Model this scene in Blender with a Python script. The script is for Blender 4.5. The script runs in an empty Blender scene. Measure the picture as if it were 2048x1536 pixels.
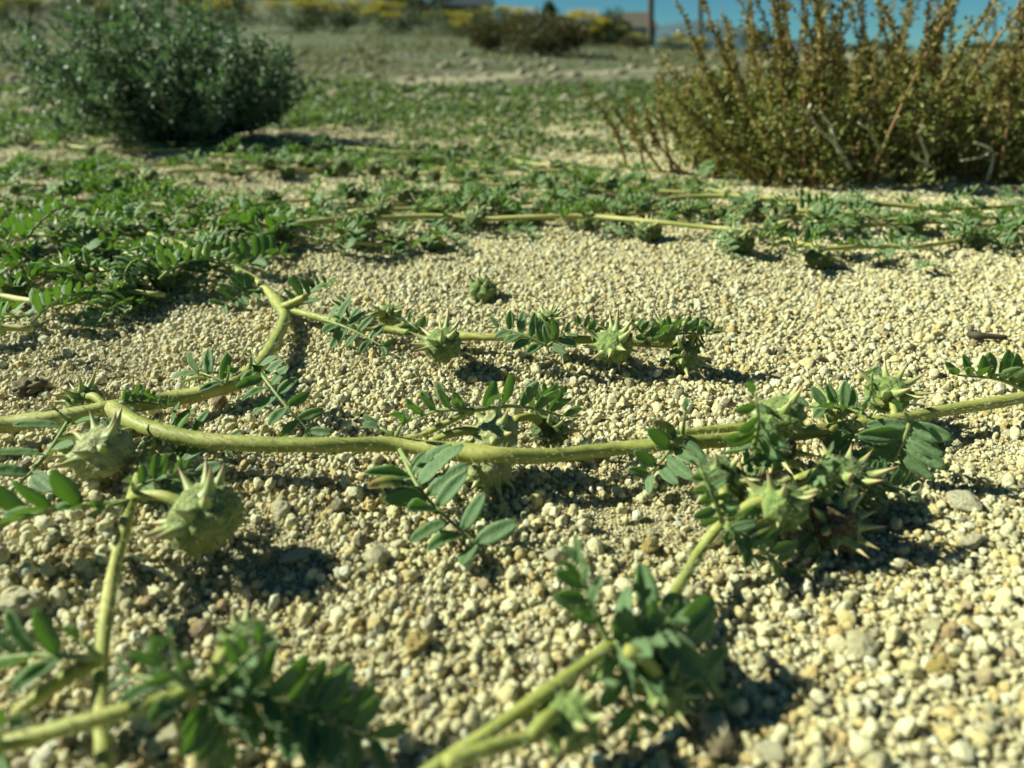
import bpy, bmesh, math, random
import numpy as np
from mathutils import Vector, Matrix, Quaternion, noise

random.seed(7)
rng = np.random.default_rng(7)
R = math.radians
scene = bpy.context.scene
COL = scene.collection

# ------------------------------------------------------------------ camera
FPX, PITCH, CAMZ = 1478.0, R(24.0), 0.065        # focal length in photo pixels (2048 wide)
cam = bpy.data.cameras.new('camera')
cam.sensor_width = 36.0
cam.lens = 36.0 * FPX / 2048.0
cam.clip_start = 0.004
cam.clip_end = 20000
cam.dof.use_dof = True
cam.dof.focus_distance = 0.150
cam.dof.aperture_fstop = 21.0
cam.dof.aperture_blades = 0
camo = bpy.data.objects.new('camera', cam)
camo.location = (0, 0, CAMZ)
camo.rotation_euler = (R(90) - PITCH, 0, 0)
COL.objects.link(camo)
scene.camera = camo

# ------------------------------------------------------------------ sky and sun
SUN_EL, SUN_BACK = R(36), R(9)                   # sun at the left, a touch behind the scene
to_sun = Vector((-math.cos(SUN_EL) * math.cos(SUN_BACK), math.cos(SUN_EL) * math.sin(SUN_BACK), math.sin(SUN_EL)))
world = bpy.data.worlds.new('World')
scene.world = world
world.use_nodes = True
wn, wl = world.node_tree.nodes, world.node_tree.links
bg = wn['Background']
sky = wn.new('ShaderNodeTexSky')
sky.sky_type = 'NISHITA'
sky.sun_disc = False
sky.sun_elevation = SUN_EL
sky.sun_rotation = math.atan2(to_sun.x, to_sun.y)
sky.altitude = 1400
sky.air_density = 0.75
sky.dust_density = 0.0
sky.ozone_density = 3.0
tint = wn.new('ShaderNodeMix'); tint.data_type = 'RGBA'; tint.blend_type = 'MULTIPLY'; tint.inputs[0].default_value = 1.0
tint.inputs[7].default_value = (.33, .68, .68, 1)     # deep blue-green desert sky, the same tint all round
wl.new(sky.outputs[0], tint.inputs[6]); wl.new(tint.outputs[2], bg.inputs[0])
bg.inputs[1].default_value = 0.05
sl = bpy.data.lights.new('sun', 'SUN')
sl.energy = 5.0
sl.angle = R(0.53)
sl.color = (0.965, 1.0, 0.80)
so = bpy.data.objects.new('sun', sl)
so.rotation_euler = to_sun.to_track_quat('Z', 'Y').to_euler()
so.location = to_sun * 5
COL.objects.link(so)
scene.view_settings.view_transform = 'Standard'
scene.view_settings.look = 'None'
scene.view_settings.exposure = 0.85
scene.view_settings.gamma = 1.0
scene.cycles.max_bounces = 6
scene.cycles.diffuse_bounces = 3
scene.cycles.transmission_bounces = 4
scene.cycles.use_denoising = True

# ------------------------------------------------------------------ pixel rays onto real heights
def ray(px, py):
    f = Vector((0, math.cos(PITCH), -math.sin(PITCH)))
    u = Vector((0, math.sin(PITCH), math.cos(PITCH)))
    return f * FPX + Vector((1, 0, 0)) * (px - 1024.0) + u * (768.0 - py)

def gz(x, y):
    """ground height, works on floats and arrays"""
    s = np.sin; c = np.cos
    near = 0.0011 * s(x * 83 + 1.3) * c(y * 71 + .4) + 0.0007 * s(x * 190 + y * 120 + 2) + 0.0012 * s(x * 31 - y * 27 + .5)
    r = np.sqrt(x * x + y * y)
    mid = 0.006 * s(x * 7.1 + .6) * c(y * 5.3 + .2) * np.clip((r - .35) / .6, 0, 1)
    az = x / np.maximum(np.abs(y), .3)
    w = 1 - np.clip((az + .12) / .42, 0, 1)
    w = w * w * (3 - 2 * w)
    d = np.clip(y - 3.0, 0, 60)
    bank = (0.006 + 0.028 * w) * d * np.clip(d / 8, 0, 1)
    w2 = 1 - np.clip((az + .20) / .17, 0, 1); w2 = w2 * w2 * (3 - 2 * w2)
    bank = bank + w2 * .085 * np.clip(y - 13, 0, 60) * np.clip((y - 13) / 10, 0, 1)
    mid = mid + (.010 * s(x * 3.1 + 2.2 * s(y * 2.3)) * s(y * 4.7 + 1.1 * s(x * 3.7)) + .006 * s(x * 9.7 + y * 7.3)) * np.clip((r - .9) / 1.0, 0, 1) * np.clip((9 - r) / 4, 0, 1)
    far = 0.05 * s(x * .9 + 1) * c(y * .7) * np.clip((r - 2.5) / 6, 0, 1)
    return near * np.clip(1.4 - r / 2, 0, 1) + mid + bank + far

def G(x, y):
    return float(gz(np.float64(x), np.float64(y)))

def P(px, py, h=0.0):
    """point on the pixel's ray h millimetres above the ground"""
    d = ray(px, py)
    z = 0.0
    for _ in range(12):
        t = (z + h / 1000 - CAMZ) / d.z
        p = Vector((d.x * t, d.y * t, CAMZ + d.z * t))
        z = G(p.x, p.y)
    return p

def PD(px, py, dist):
    """point on the pixel's ray at ground distance y = dist"""
    d = ray(px, py)
    return Vector((0, 0, CAMZ)) + d * (dist / d.y)

# ------------------------------------------------------------------ node helpers
def mat(name):
    m = bpy.data.materials.new(name)
    m.use_nodes = True
    nt = m.node_tree
    return m, nt.nodes, nt.links, nt.nodes['Principled BSDF'], nt.nodes['Material Output']

def ramp(n, stops, interp='LINEAR'):
    r = n.new('ShaderNodeValToRGB')
    r.color_ramp.interpolation = interp
    el = r.color_ramp.elements
    while len(el) < len(stops):
        el.new(0.5)
    for e, (p, c) in zip(el, stops):
        e.position = p
        e.color = (*c, 1) if len(c) == 3 else c
    return r

def math_node(n, l, op, a, b=None, c=None, clamp=False):
    m = n.new('ShaderNodeMath'); m.operation = op; m.use_clamp = clamp
    for i, v in enumerate((a, b, c)):
        if v is None: continue
        if hasattr(v, 'is_linked'): l.new(v, m.inputs[i])
        else: m.inputs[i].default_value = v
    return m.outputs[0]

def mixc(n, l, fac, a, b, mode='MIX'):
    m = n.new('ShaderNodeMix'); m.data_type = 'RGBA'; m.blend_type = mode
    for s, v in ((m.inputs[0], fac), (m.inputs[6], a), (m.inputs[7], b)):
        if hasattr(v, 'is_linked'): l.new(v, s)
        elif isinstance(v, (int, float)): s.default_value = v
        else: s.default_value = (*v, 1)
    return m.outputs[2]

def noise_tex(n, l, vec, scale, detail=3, rough=.55):
    t = n.new('ShaderNodeTexNoise')
    t.inputs['Scale'].default_value = scale
    t.inputs['Detail'].default_value = detail
    t.inputs['Roughness'].default_value = rough
    if vec is not None: l.new(vec, t.inputs['Vector'])
    return t.outputs[0]

def bump(n, l, height, strength, dist, bsdf):
    b = n.new('ShaderNodeBump')
    b.inputs['Strength'].default_value = strength
    b.inputs['Distance'].default_value = dist
    l.new(height, b.inputs['Height'])
    l.new(b.outputs[0], bsdf.inputs['Normal'])
    return b

def tc(n):
    return n.new('ShaderNodeTexCoord')

MAT = {}

def make_grain_material():
    m, n, l, b, o = mat('quartz_grain')
    at = n.new('ShaderNodeAttribute'); at.attribute_type = 'INSTANCER'; at.attribute_name = 'tint'
    t = at.outputs['Fac']
    pal = ramp(n, [(0, (.30, .28, 0.159)), (.08, (.52, .48, 0.252)), (.22, (.68, .63, 0.345)), (.40, (.80, .75, 0.439)), (.52, (.86, .82, 0.523)), (.64, (.74, .65, 0.308)),
                   (.76, (.64, .50, 0.177)), (.84, (.54, .37, 0.102)), (.87, (.84, .84, 0.634)), (.94, (.62, .60, 0.430)), (.965, (.32, .19, 0.057)), (1, (.08, .07, 0.047))])
    l.new(t, pal.inputs[0])
    c = tc(n)
    mp = n.new('ShaderNodeVectorMath'); mp.operation = 'ADD'
    l.new(c.outputs['Object'], mp.inputs[0])
    cmb = n.new('ShaderNodeCombineXYZ')
    l.new(math_node(n, l, 'MULTIPLY', t, 91.0), cmb.inputs[0]); l.new(math_node(n, l, 'MULTIPLY', t, 37.0), cmb.inputs[1])
    l.new(cmb.outputs[0], mp.inputs[1])
    n1 = noise_tex(n, l, mp.outputs[0], 2.2, 4)
    col = mixc(n, l, math_node(n, l, 'MULTIPLY', n1, .32), pal.outputs[0], (.87, .83, .58))
    n2 = noise_tex(n, l, mp.outputs[0], 3.1, 3)
    stain = ramp(n, [(.52, (0, 0, 0)), (.68, (1, 1, 1))]); l.new(n2, stain.inputs[0])
    col = mixc(n, l, math_node(n, l, 'MULTIPLY', stain.outputs[0], .30), col, (.46, .34, .12))
    n3 = noise_tex(n, l, mp.outputs[0], 6.0, 2)
    sp = ramp(n, [(.645, (0, 0, 0)), (.67, (1, 1, 1))]); l.new(n3, sp.inputs[0])
    col = mixc(n, l, math_node(n, l, 'MULTIPLY', sp.outputs[0], .85), col, (.05, .04, .03))
    l.new(col, b.inputs['Base Color'])
    rg = ramp(n, [(.35, (.22,) * 3), (.6, (.7,) * 3)]); l.new(n1, rg.inputs[0])
    l.new(rg.outputs[0], b.inputs['Roughness'])
    bump(n, l, noise_tex(n, l, mp.outputs[0], 6, 4, .65), .5, .10, b)
    return m
MAT['grain'] = make_grain_material()

def make_ground_material():
    m, n, l, b, o = mat('sandy_ground')
    geo = n.new('ShaderNodeNewGeometry')
    pos = geo.outputs['Position']
    sep = n.new('ShaderNodeSeparateXYZ'); l.new(pos, sep.inputs[0])
    fine = noise_tex(n, l, pos, 900, 5, .7)
    soil = ramp(n, [(.25, (.16, .135, .075)), (.5, (.34, .295, .17)), (.75, (.52, .46, .29))]); l.new(fine, soil.inputs[0])
    # loose grains too far off to be built: a cell pattern of pale and ochre grains
    v = n.new('ShaderNodeTexVoronoi'); v.inputs['Scale'].default_value = 420; l.new(pos, v.inputs['Vector'])
    vr = ramp(n, [(0, (.66, .60, .44)), (.55, (.58, .51, .34)), (.85, (.42, .33, .18)), (1, (.2, .16, .1))]); 
    vs = n.new('ShaderNodeSeparateColor'); l.new(v.outputs['Color'], vs.inputs[0]); l.new(vs.outputs[0], vr.inputs[0])
    dist = n.new('ShaderNodeVectorMath'); dist.operation = 'LENGTH'; l.new(pos, dist.inputs[0])
    d = dist.outputs['Value']
    fmix = n.new('ShaderNodeMapRange'); fmix.inputs[1].default_value = .45; fmix.inputs[2].default_value = .8; l.new(d, fmix.inputs[0])
    col = mixc(n, l, fmix.outputs[0], soil.outputs[0], vr.outputs[0])
    # trodden dirt and dry turf farther out
    n1 = noise_tex(n, l, pos, 2.6, 8, .72)
    dirt = ramp(n, [(.3, (.055, .055, .028)), (.5, (.125, .118, .062)), (.7, (.25, .23, .14))]); l.new(n1, dirt.inputs[0])
    fd = n.new('ShaderNodeMapRange'); fd.inputs[1].default_value = .75; fd.inputs[2].default_value = 1.5; l.new(d, fd.inputs[0])
    col = mixc(n, l, fd.outputs[0], col, dirt.outputs[0])
    n2 = noise_tex(n, l, pos, .55, 5, .6)
    turf = ramp(n, [(.42, (0, 0, 0)), (.58, (1, 1, 1))]); l.new(n2, turf.inputs[0])
    ft = n.new('ShaderNodeMapRange'); ft.inputs[1].default_value = 2.2; ft.inputs[2].default_value = 5.0; l.new(d, ft.inputs[0])
    gcol = mixc(n, l, n1, (.035, .058, .02), (.085, .105, .045))
    col = mixc(n, l, math_node(n, l, 'MULTIPLY', math_node(n, l, 'MULTIPLY_ADD', turf.outputs[0], .5, .5), ft.outputs[0]), col, gcol)
    off = math_node(n, l, 'ABSOLUTE', math_node(n, l, 'SUBTRACT', math_node(n, l, 'MULTIPLY_ADD', sep.outputs[0], -1.9, sep.outputs[1]), 2.55))
    wob = math_node(n, l, 'MULTIPLY_ADD', n1, .9, math_node(n, l, 'SUBTRACT', off, .45))
    trk = n.new('ShaderNodeMapRange'); trk.inputs[1].default_value = .55; trk.inputs[2].default_value = .15; trk.inputs[3].default_value = 0; trk.inputs[4].default_value = 1; l.new(wob, trk.inputs[0])
    col = mixc(n, l, math_node(n, l, 'MULTIPLY', trk.outputs[0], .85), col, (.33, .30, .19))
    l.new(col, b.inputs['Base Color'])
    b.inputs['Roughness'].default_value = .9
    h = math_node(n, l, 'ADD', math_node(n, l, 'MULTIPLY', v.outputs['Distance'], -1.0), math_node(n, l, 'MULTIPLY', fine, .6))
    bump(n, l, h, .9, .0012, b)
    return m
MAT['ground'] = make_ground_material()

def make_leaf_material(name, dark, light, rim, transl, tmix, sheen, rough):
    m, n, l, b, o = mat(name)
    uv = n.new('ShaderNodeUVMap')
    sep = n.new('ShaderNodeSeparateXYZ'); l.new(uv.outputs[0], sep.inputs[0])
    oi = n.new('ShaderNodeObjectInfo')
    c = tc(n)
    nz = noise_tex(n, l, c.outputs['Object'], 5, 4)
    col = mixc(n, l, nz, dark, light)
    col = mixc(n, l, math_node(n, l, 'MULTIPLY', oi.outputs['Random'], .45), col, light)
    av = math_node(n, l, 'ABSOLUTE', math_node(n, l, 'SUBTRACT', math_node(n, l, 'MULTIPLY', sep.outputs[1], 2.0), 1.0))
    rib = math_node(n, l, 'LESS_THAN', av, .05)
    # side veins: slanted stripes across the blade
    st = math_node(n, l, 'SINE', math_node(n, l, 'ADD', math_node(n, l, 'MULTIPLY', sep.outputs[0], 46.0), math_node(n, l, 'MULTIPLY', av, -12.0)))
    vein = math_node(n, l, 'GREATER_THAN', st, .86)
    edge = math_node(n, l, 'GREATER_THAN', av, .90)
    col = mixc(n, l, math_node(n, l, 'MULTIPLY', rib, .55), col, rim)
    col = mixc(n, l, math_node(n, l, 'MULTIPLY', vein, .05), col, rim)
    col = mixc(n, l, math_node(n, l, 'MULTIPLY', edge, .6), col, rim)
    # short silky hair reads as pale flecks on the blade
    fl = noise_tex(n, l, c.outputs['Object'], 60, 2)
    flr = ramp(n, [(.60, (0, 0, 0)), (.72, (1, 1, 1))]); l.new(fl, flr.inputs[0])
    col = mixc(n, l, math_node(n, l, 'MULTIPLY', flr.outputs[0], sheen), col, (.42, .50, .36))
    l.new(col, b.inputs['Base Color'])
    b.inputs['Roughness'].default_value = rough
    b.inputs['Specular IOR Level'].default_value = .28
    h = math_node(n, l, 'ADD', math_node(n, l, 'MULTIPLY', st, .03), nz)
    bump(n, l, h, .12, .02, b)
    tr = n.new('ShaderNodeBsdfTranslucent')
    tr.inputs[0].default_value = (*transl, 1)
    mx = n.new('ShaderNodeMixShader'); mx.inputs[0].default_value = tmix
    l.new(b.outputs[0], mx.inputs[1]); l.new(tr.outputs[0], mx.inputs[2]); l.new(mx.outputs[0], o.inputs[0])
    return m
MAT['leaf_top'] = make_leaf_material('leaf_upper_face', (.095, .17, .082), (.185, .285, .14), (.32, .40, .22), (.40, .60, .10), .43, .38, .6)
MAT['leaf_under'] = make_leaf_material('leaf_lower_face', (.15, .23, .11), (.23, .33, .16), (.36, .43, .24), (.42, .62, .09), .45, .4, .55)

def make_plain(name, stops, scale, rough, bumps=.3, bdist=.05, coord='Object', var=0.0, spec=.4):
    m, n, l, b, o = mat(name)
    c = tc(n)
    nz = noise_tex(n, l, c.outputs[coord], scale, 5, .6)
    r = ramp(n, stops); l.new(nz, r.inputs[0])
    col = r.outputs[0]
    if var:
        oi = n.new('ShaderNodeObjectInfo')
        hs = n.new('ShaderNodeHueSaturation'); l.new(col, hs.inputs['Color'])
        l.new(math_node(n, l, 'MULTIPLY_ADD', oi.outputs['Random'], var, 1 - var / 2), hs.inputs['Value'])
        col = hs.outputs[0]
    l.new(col, b.inputs['Base Color'])
    b.inputs['Roughness'].default_value = rough
    b.inputs['Specular IOR Level'].default_value = spec
    if bumps: bump(n, l, nz, bumps, bdist, b)
    return m
MAT['stem'] = make_plain('vine_stem', [(.26, (.32, .22, .08)), (.38, (.24, .27, .055)), (.52, (.33, .34, .08)), (.7, (.43, .40, .13))], 110, .6, .7, .0006)
MAT['stem_far'] = make_plain('vine_stem_straw', [(.3, (.30, .31, .08)), (.5, (.40, .38, .12)), (.7, (.48, .44, .18))], 60, .6, 0)
MAT['rachis'] = make_plain('leaf_stalk', [(.3, (.17, .24, .07)), (.7, (.27, .33, .11))], 200, .6, 0)
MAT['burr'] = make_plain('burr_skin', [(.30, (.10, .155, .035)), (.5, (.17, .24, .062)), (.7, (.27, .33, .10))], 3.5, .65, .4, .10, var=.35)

MAT['burr_dark'] = make_plain('dark_green_burr_skin', [(.30, (.06, .10, .03)), (.5, (.115, .17, .05)), (.7, (.20, .26, .09))], 3.5, .7, .6, .15, var=.4)  # darker green skin of the mat burrs and some near ones
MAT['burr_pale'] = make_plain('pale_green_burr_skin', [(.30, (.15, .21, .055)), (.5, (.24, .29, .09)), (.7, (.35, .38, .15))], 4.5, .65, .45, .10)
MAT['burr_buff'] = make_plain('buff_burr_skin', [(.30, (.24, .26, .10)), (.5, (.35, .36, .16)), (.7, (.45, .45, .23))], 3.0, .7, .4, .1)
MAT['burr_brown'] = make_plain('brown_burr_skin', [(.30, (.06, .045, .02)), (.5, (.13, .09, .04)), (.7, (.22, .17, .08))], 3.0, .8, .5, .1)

def make_spine():
    m, n, l, b, o = mat('burr_spine')
    uv = n.new('ShaderNodeUVMap')
    sep = n.new('ShaderNodeSeparateXYZ'); l.new(uv.outputs[0], sep.inputs[0])
    r = ramp(n, [(0, (.20, .27, .08)), (.4, (.34, .37, .13)), (.66, (.44, .36, .18)), (.9, (.44, .26, .16)), (1, (.46, .34, .22))])
    l.new(sep.outputs[0], r.inputs[0]); l.new(r.outputs[0], b.inputs['Base Color'])
    b.inputs['Roughness'].default_value = .5
    return m
MAT['spine'] = make_spine()

def make_hair():
    m, n, l, b, o = mat('silky_hair')
    b.inputs['Base Color'].default_value = (.56, .60, .38, 1)
    b.inputs['Roughness'].default_value = .5
    tr = n.new('ShaderNodeBsdfTranslucent'); tr.inputs[0].default_value = (.62, .66, .46, 1)
    mx = n.new('ShaderNodeMixShader'); mx.inputs[0].default_value = .45
    l.new(b.outputs[0], mx.inputs[1]); l.new(tr.outputs[0], mx.inputs[2]); l.new(mx.outputs[0], o.inputs[0])
    return m
MAT['hair'] = make_hair()

def make_foliage(name, stops, tr_col, tmix, scale, rough=.55, coord='Position'):
    m, n, l, b, o = mat(name)
    geo = n.new('ShaderNodeNewGeometry')
    nz = noise_tex(n, l, geo.outputs['Position'], scale, 3)
    rnd = geo.outputs['Random Per Island']
    f = math_node(n, l, 'ADD', math_node(n, l, 'MULTIPLY', nz, .55), math_node(n, l, 'MULTIPLY', rnd, .45))
    r = ramp(n, stops); l.new(f, r.inputs[0]); l.new(r.outputs[0], b.inputs['Base Color'])
    b.inputs['Roughness'].default_value = rough
    tr = n.new('ShaderNodeBsdfTranslucent'); tr.inputs[0].default_value = (*tr_col, 1)
    mx = n.new('ShaderNodeMixShader'); mx.inputs[0].default_value = tmix
    l.new(b.outputs[0], mx.inputs[1]); l.new(tr.outputs[0], mx.inputs[2]); l.new(mx.outputs[0], o.inputs[0])
    return m

# ------------------------------------------------------------------ object helpers
def mesh(name, verts, faces, mats=(), smooth=True, fm=None, uvs=None):
    me = bpy.data.meshes.new(name)
    me.from_pydata([tuple(v) for v in verts], [], faces)
    for m in mats: me.materials.append(m)
    if fm is not None: me.polygons.foreach_set('material_index', fm)
    if smooth: me.polygons.foreach_set('use_smooth', [True] * len(me.polygons))
    if uvs is not None:
        ul = me.uv_layers.new(name='UVMap')
        li = np.empty(len(me.loops), dtype=np.int32); me.loops.foreach_get('vertex_index', li)
        ul.data.foreach_set('uv', np.asarray(uvs, dtype=np.float32)[li].ravel())
    me.update()
    return me

WM = {}
def add(name, me, parent=None, M=None):
    o = bpy.data.objects.new(name, me)
    COL.objects.link(o)
    M = M if M is not None else Matrix.Identity(4)
    if parent is not None:
        o.parent = parent
        o.matrix_parent_inverse = WM[parent.name].inverted()
    o.matrix_basis = M
    WM[o.name] = M.copy()
    return o

def thing(name, loc, label, cat, group=None):
    o = add(name, None, None, Matrix.Translation(loc))
    o.empty_display_size = .01
    return tag(o, label, cat, group)

def tag(o, label, cat, group=None, kind=None):
    if label: o['label'] = label
    if cat: o['category'] = cat
    if group: o['group'] = group
    if kind: o['kind'] = kind
    return o

def basis(x, z):
    x = x.normalized(); y = z.cross(x)
    if y.length < 1e-6: y = x.orthogonal()
    y.normalize(); z = x.cross(y)
    M = Matrix((x, y, z)).transposed().to_4x4()
    return M

def spline(pts, step):
    """Catmull-Rom through pts, resampled"""
    pts = [Vector(p) for p in pts]
    if len(pts) == 2: pts = [pts[0], pts[0].lerp(pts[1], .5), pts[1]]
    ext = [pts[0] * 2 - pts[1]] + pts + [pts[-1] * 2 - pts[-2]]
    out = []
    for i in range(1, len(ext) - 2):
        a, b, c, d = ext[i - 1:i + 3]
        n = max(2, int((c - b).length / step))
        for k in range(n):
            t = k / n
            out.append(.5 * ((2 * b) + (c - a) * t + (2 * a - 5 * b + 4 * c - d) * t * t + (3 * b - a - 3 * c + d) * t ** 3))
    out.append(ext[-2].copy())
    return out

def tube_data(pts, rad, sides=10, wob=0.0):
    """rad: function of 0..1, or number. returns verts, faces"""
    V, F = [], []
    n = len(pts)
    nrm = None
    for i, p in enumerate(pts):
        t = (pts[min(i + 1, n - 1)] - pts[max(i - 1, 0)]).normalized()
        if nrm is None: nrm = t.orthogonal().normalized()
        nrm = (nrm - t * nrm.dot(t)).normalized()
        b = t.cross(nrm)
        r = rad(i / (n - 1)) if callable(rad) else rad
        for k in range(sides):
            a = 2 * math.pi * k / sides
            rr = r * (1 + wob * noise.noise(Vector((p.x * 300, p.y * 300, k * 1.7))))
            V.append(p + (nrm * math.cos(a) + b * math.sin(a)) * rr)
    for i in range(n - 1):
        for k in range(sides):
            k2 = (k + 1) % sides
            F.append((i * sides + k, i * sides + k2, (i + 1) * sides + k2, (i + 1) * sides + k))
    F.append(tuple(range(sides - 1, -1, -1)))
    F.append(tuple(range((n - 1) * sides, n * sides)))
    return V, F

def hair_data(items):
    """items: (root, direction, length, radius) -> thin curved three-sided spikes"""
    V, F = [], []
    for p, d, L, r in items:
        d = d.normalized(); o = d.orthogonal().normalized(); b = d.cross(o)
        i = len(V)
        bend = (o * random.uniform(-.25, .25) + b * random.uniform(-.25, .25)) * L
        m = p + d * L * .5
        for q, rr in ((p, r), (m, r * .75)):
            for k in range(3):
                a = 2.0944 * k
                V.append(q + (o * math.cos(a) + b * math.sin(a)) * rr)
        V.append(p + d * L + bend)
        for k in range(3):
            k2 = (k + 1) % 3
            F.append((i + k, i + k2, i + 3 + k2, i + 3 + k)); F.append((i + 3 + k, i + 3 + k2, i + 6))
    return V, F

# ------------------------------------------------------------------ GROUND
def build_ground():
    rings = np.concatenate([[0.0], np.geomspace(.012, 6000, 330)])
    na = 420
    # finer angular steps in front
    a = np.linspace(-math.pi, math.pi, na, endpoint=False)
    a = a - .55 * np.sin(a)
    V = [(0, 0, G(0, 0))]
    rr, aa = np.meshgrid(rings[1:], a, indexing='ij')
    x = rr * np.sin(aa); y = rr * np.cos(aa)
    z = gz(x, y)
    pts = np.stack([x, y, z], -1).reshape(-1, 3)
    V = np.concatenate([np.array(V), pts])
    nr = len(rings) - 1
    idx = 1 + np.arange(nr * na).reshape(nr, na)
    q = np.stack([idx[:-1, :], idx[1:, :], np.roll(idx[1:, :], -1, 1), np.roll(idx[:-1, :], -1, 1)], -1).reshape(-1, 4)
    F = [tuple(f[::-1]) for f in q.tolist()] + [(0, int(idx[0, (k + 1) % na]), int(idx[0, k])) for k in range(na)]
    me = mesh('ground', V.tolist(), F, [MAT['ground']])
    bm = bmesh.new(); bm.from_mesh(me); bmesh.ops.recalc_face_normals(bm, faces=bm.faces)
    bm.faces.ensure_lookup_table()
    if bm.faces[0].normal.z < 0: bmesh.ops.reverse_faces(bm, faces=bm.faces)
    bm.to_mesh(me); bm.free()
    return tag(add('ground', me), 'pale coarse sandy ground running back to the horizon', None, None, 'structure')
ground = build_ground()

# ------------------------------------------------------------------ GRAINS (stuff)
def grain_mesh(k, sub=3, kind=None):
    """kinds: 0 rounded, 1 angular chip, 2 crumb of cemented grit"""
    bm = bmesh.new()
    bmesh.ops.create_icosphere(bm, subdivisions=sub, radius=1)
    rs = random.Random(100 + k)
    kind = k % 3 if kind is None else kind
    off = Vector((rs.uniform(-50, 50), rs.uniform(-50, 50), rs.uniform(-50, 50)))
    nc, lo, hi, hard = ((6, .66, .92, .75), (11, .50, .80, .97), (0, 1, 1, 0))[kind]
    cuts = [(Vector((rs.gauss(0, 1), rs.gauss(0, 1), rs.gauss(0, 1))).normalized(), rs.uniform(lo, hi)) for _ in range(nc)]
    el = Vector((1, rs.uniform(.68, .95), rs.uniform(.55, .85)))
    for v in bm.verts:
        d = v.co.normalized()
        r = 1 + .24 * noise.noise(d * 1.3 + off) + .09 * noise.noise(d * 3.1 + off)
        if kind == 2:
            dist = noise.voronoi(d * 1.9 + off)[0][0]
            r = .72 + .50 * (1 - min(1, dist * 1.3)) + .10 * noise.noise(d * 4 + off) + .14 * noise.noise(d * 1.1 + off)
        p = d * r
        for nrm, c in cuts:
            e = p.dot(nrm) - c
            if e > 0: p = p - nrm * e * hard
        p = p + d * .035 * noise.noise(d * 6 + off)
        v.co = Vector((p.x * el.x, p.y * el.y, p.z * el.z))
    me = bpy.data.meshes.new('grain_kind')
    bm.to_mesh(me); bm.free()
    me.materials.append(MAT['grain'])
    me.polygons.foreach_set('use_smooth', [True] * len(me.polygons))
    return me

grain_col = bpy.data.collections.new('grain_kinds')
NK = 18
for k in range(NK):
    grain_col.objects.link(bpy.data.objects.new('grain_kind_%02d' % k, grain_mesh(k)))

def soil_mask(x, y):
    """1 where loose grains lie thick, lower where bare fine soil shows"""
    s = np.sin
    f = .5 + .5 * s(x * 61 + 2.2 * s(y * 43)) * s(y * 57 + 1.7 * s(x * 39 + 1))
    m = np.clip(1.25 - .55 * f ** 3, .5, 1)
    for px, py, rad in ((1450, 1000, .016), (1240, 1060, .012), (1950, 880, .012), (180, 740, .02), (1250, 700, .012), (560, 1130, .008), (330, 620, .015)):
        p = P(px, py)
        m = m * (1 - .85 * np.exp(-((x - p.x) ** 2 + (y - p.y) ** 2) / rad ** 2))
    return m

def jitter(y0, y1, sp, half, j=.48):
    """jittered hexagonal spots in the strip in front of the camera"""
    out = []
    ys = np.arange(y0, y1, sp * .87)
    for i, y in enumerate(ys):
        w = half(y)
        xs = np.arange(-w, w, sp) + (i % 2) * sp * .5
        out.append(np.stack([xs, np.full_like(xs, y)], 1))
    a = np.concatenate(out)
    return a + rng.uniform(-j, j, a.shape) * sp

half = lambda y: .055 + .98 * y
def layer(y0, y1, sp, dmin, dmax, keep, lift, masked, power=1.0):
    a = jitter(y0, y1, sp, half)
    m = soil_mask(a[:, 0], a[:, 1]) if masked else 1.0
    a = a[rng.uniform(0, 1, len(a)) < keep * m]
    d = dmin + (dmax - dmin) * rng.uniform(0, 1, len(a)) ** power
    z = gz(a[:, 0], a[:, 1]) + d * .5 * rng.uniform(lift[0], lift[1], len(a))
    return np.concatenate([a, z[:, None], d[:, None]], 1)

mm = .001
parts = [
    layer(.010, .19, .52 * mm, .28 * mm, .65 * mm, .85, (.0, .8), False),            # grit
    layer(.19, .42, .95 * mm, .5 * mm, 1.05 * mm, .9, (.0, .8), False),
    layer(.010, .42, 1.15 * mm, .75 * mm, 1.55 * mm, .88, (.15, 1.0), True, 1.2),      # ordinary grains
    layer(.010, .42, 2.2 * mm, 1.2 * mm, 2.6 * mm, .55, (.3, 1.05), True, 2.0),
    layer(.010, .50, 6.5 * mm, 2.2 * mm, 3.7 * mm, .30, (.1, .8), False, 2.6),       # coarse grains
    layer(.42, .72, 1.8 * mm, 1.1 * mm, 2.2 * mm, .95, (.0, .8), False),
    layer(.42, .72, 4.0 * mm, 1.8 * mm, 3.2 * mm, .6, (.1, .8), False),
    layer(.72, 1.15, 4.0 * mm, 2.0 * mm, 3.8 * mm, .8, (.0, .7), False),
]
pt = np.concatenate(parts)
N = len(pt)
gm = bpy.data.meshes.new('gravel')
gm.vertices.add(N)
gm.vertices.foreach_set('co', pt[:, :3].astype(np.float32).ravel())
def vattr(name, typ, data):
    at = gm.attributes.new(name, typ, 'POINT')
    at.data.foreach_set('vector' if typ == 'FLOAT_VECTOR' else 'value', np.ascontiguousarray(data).ravel())
vattr('scl', 'FLOAT', (pt[:, 3] * .5 * 1.08).astype(np.float32))
vattr('rot', 'FLOAT_VECTOR', rng.uniform(0, 6.283, (N, 3)).astype(np.float32))
vattr('vid', 'INT', rng.integers(0, NK, N).astype(np.int32))
vattr('tint', 'FLOAT', rng.uniform(0, 1, N).astype(np.float32))

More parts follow.
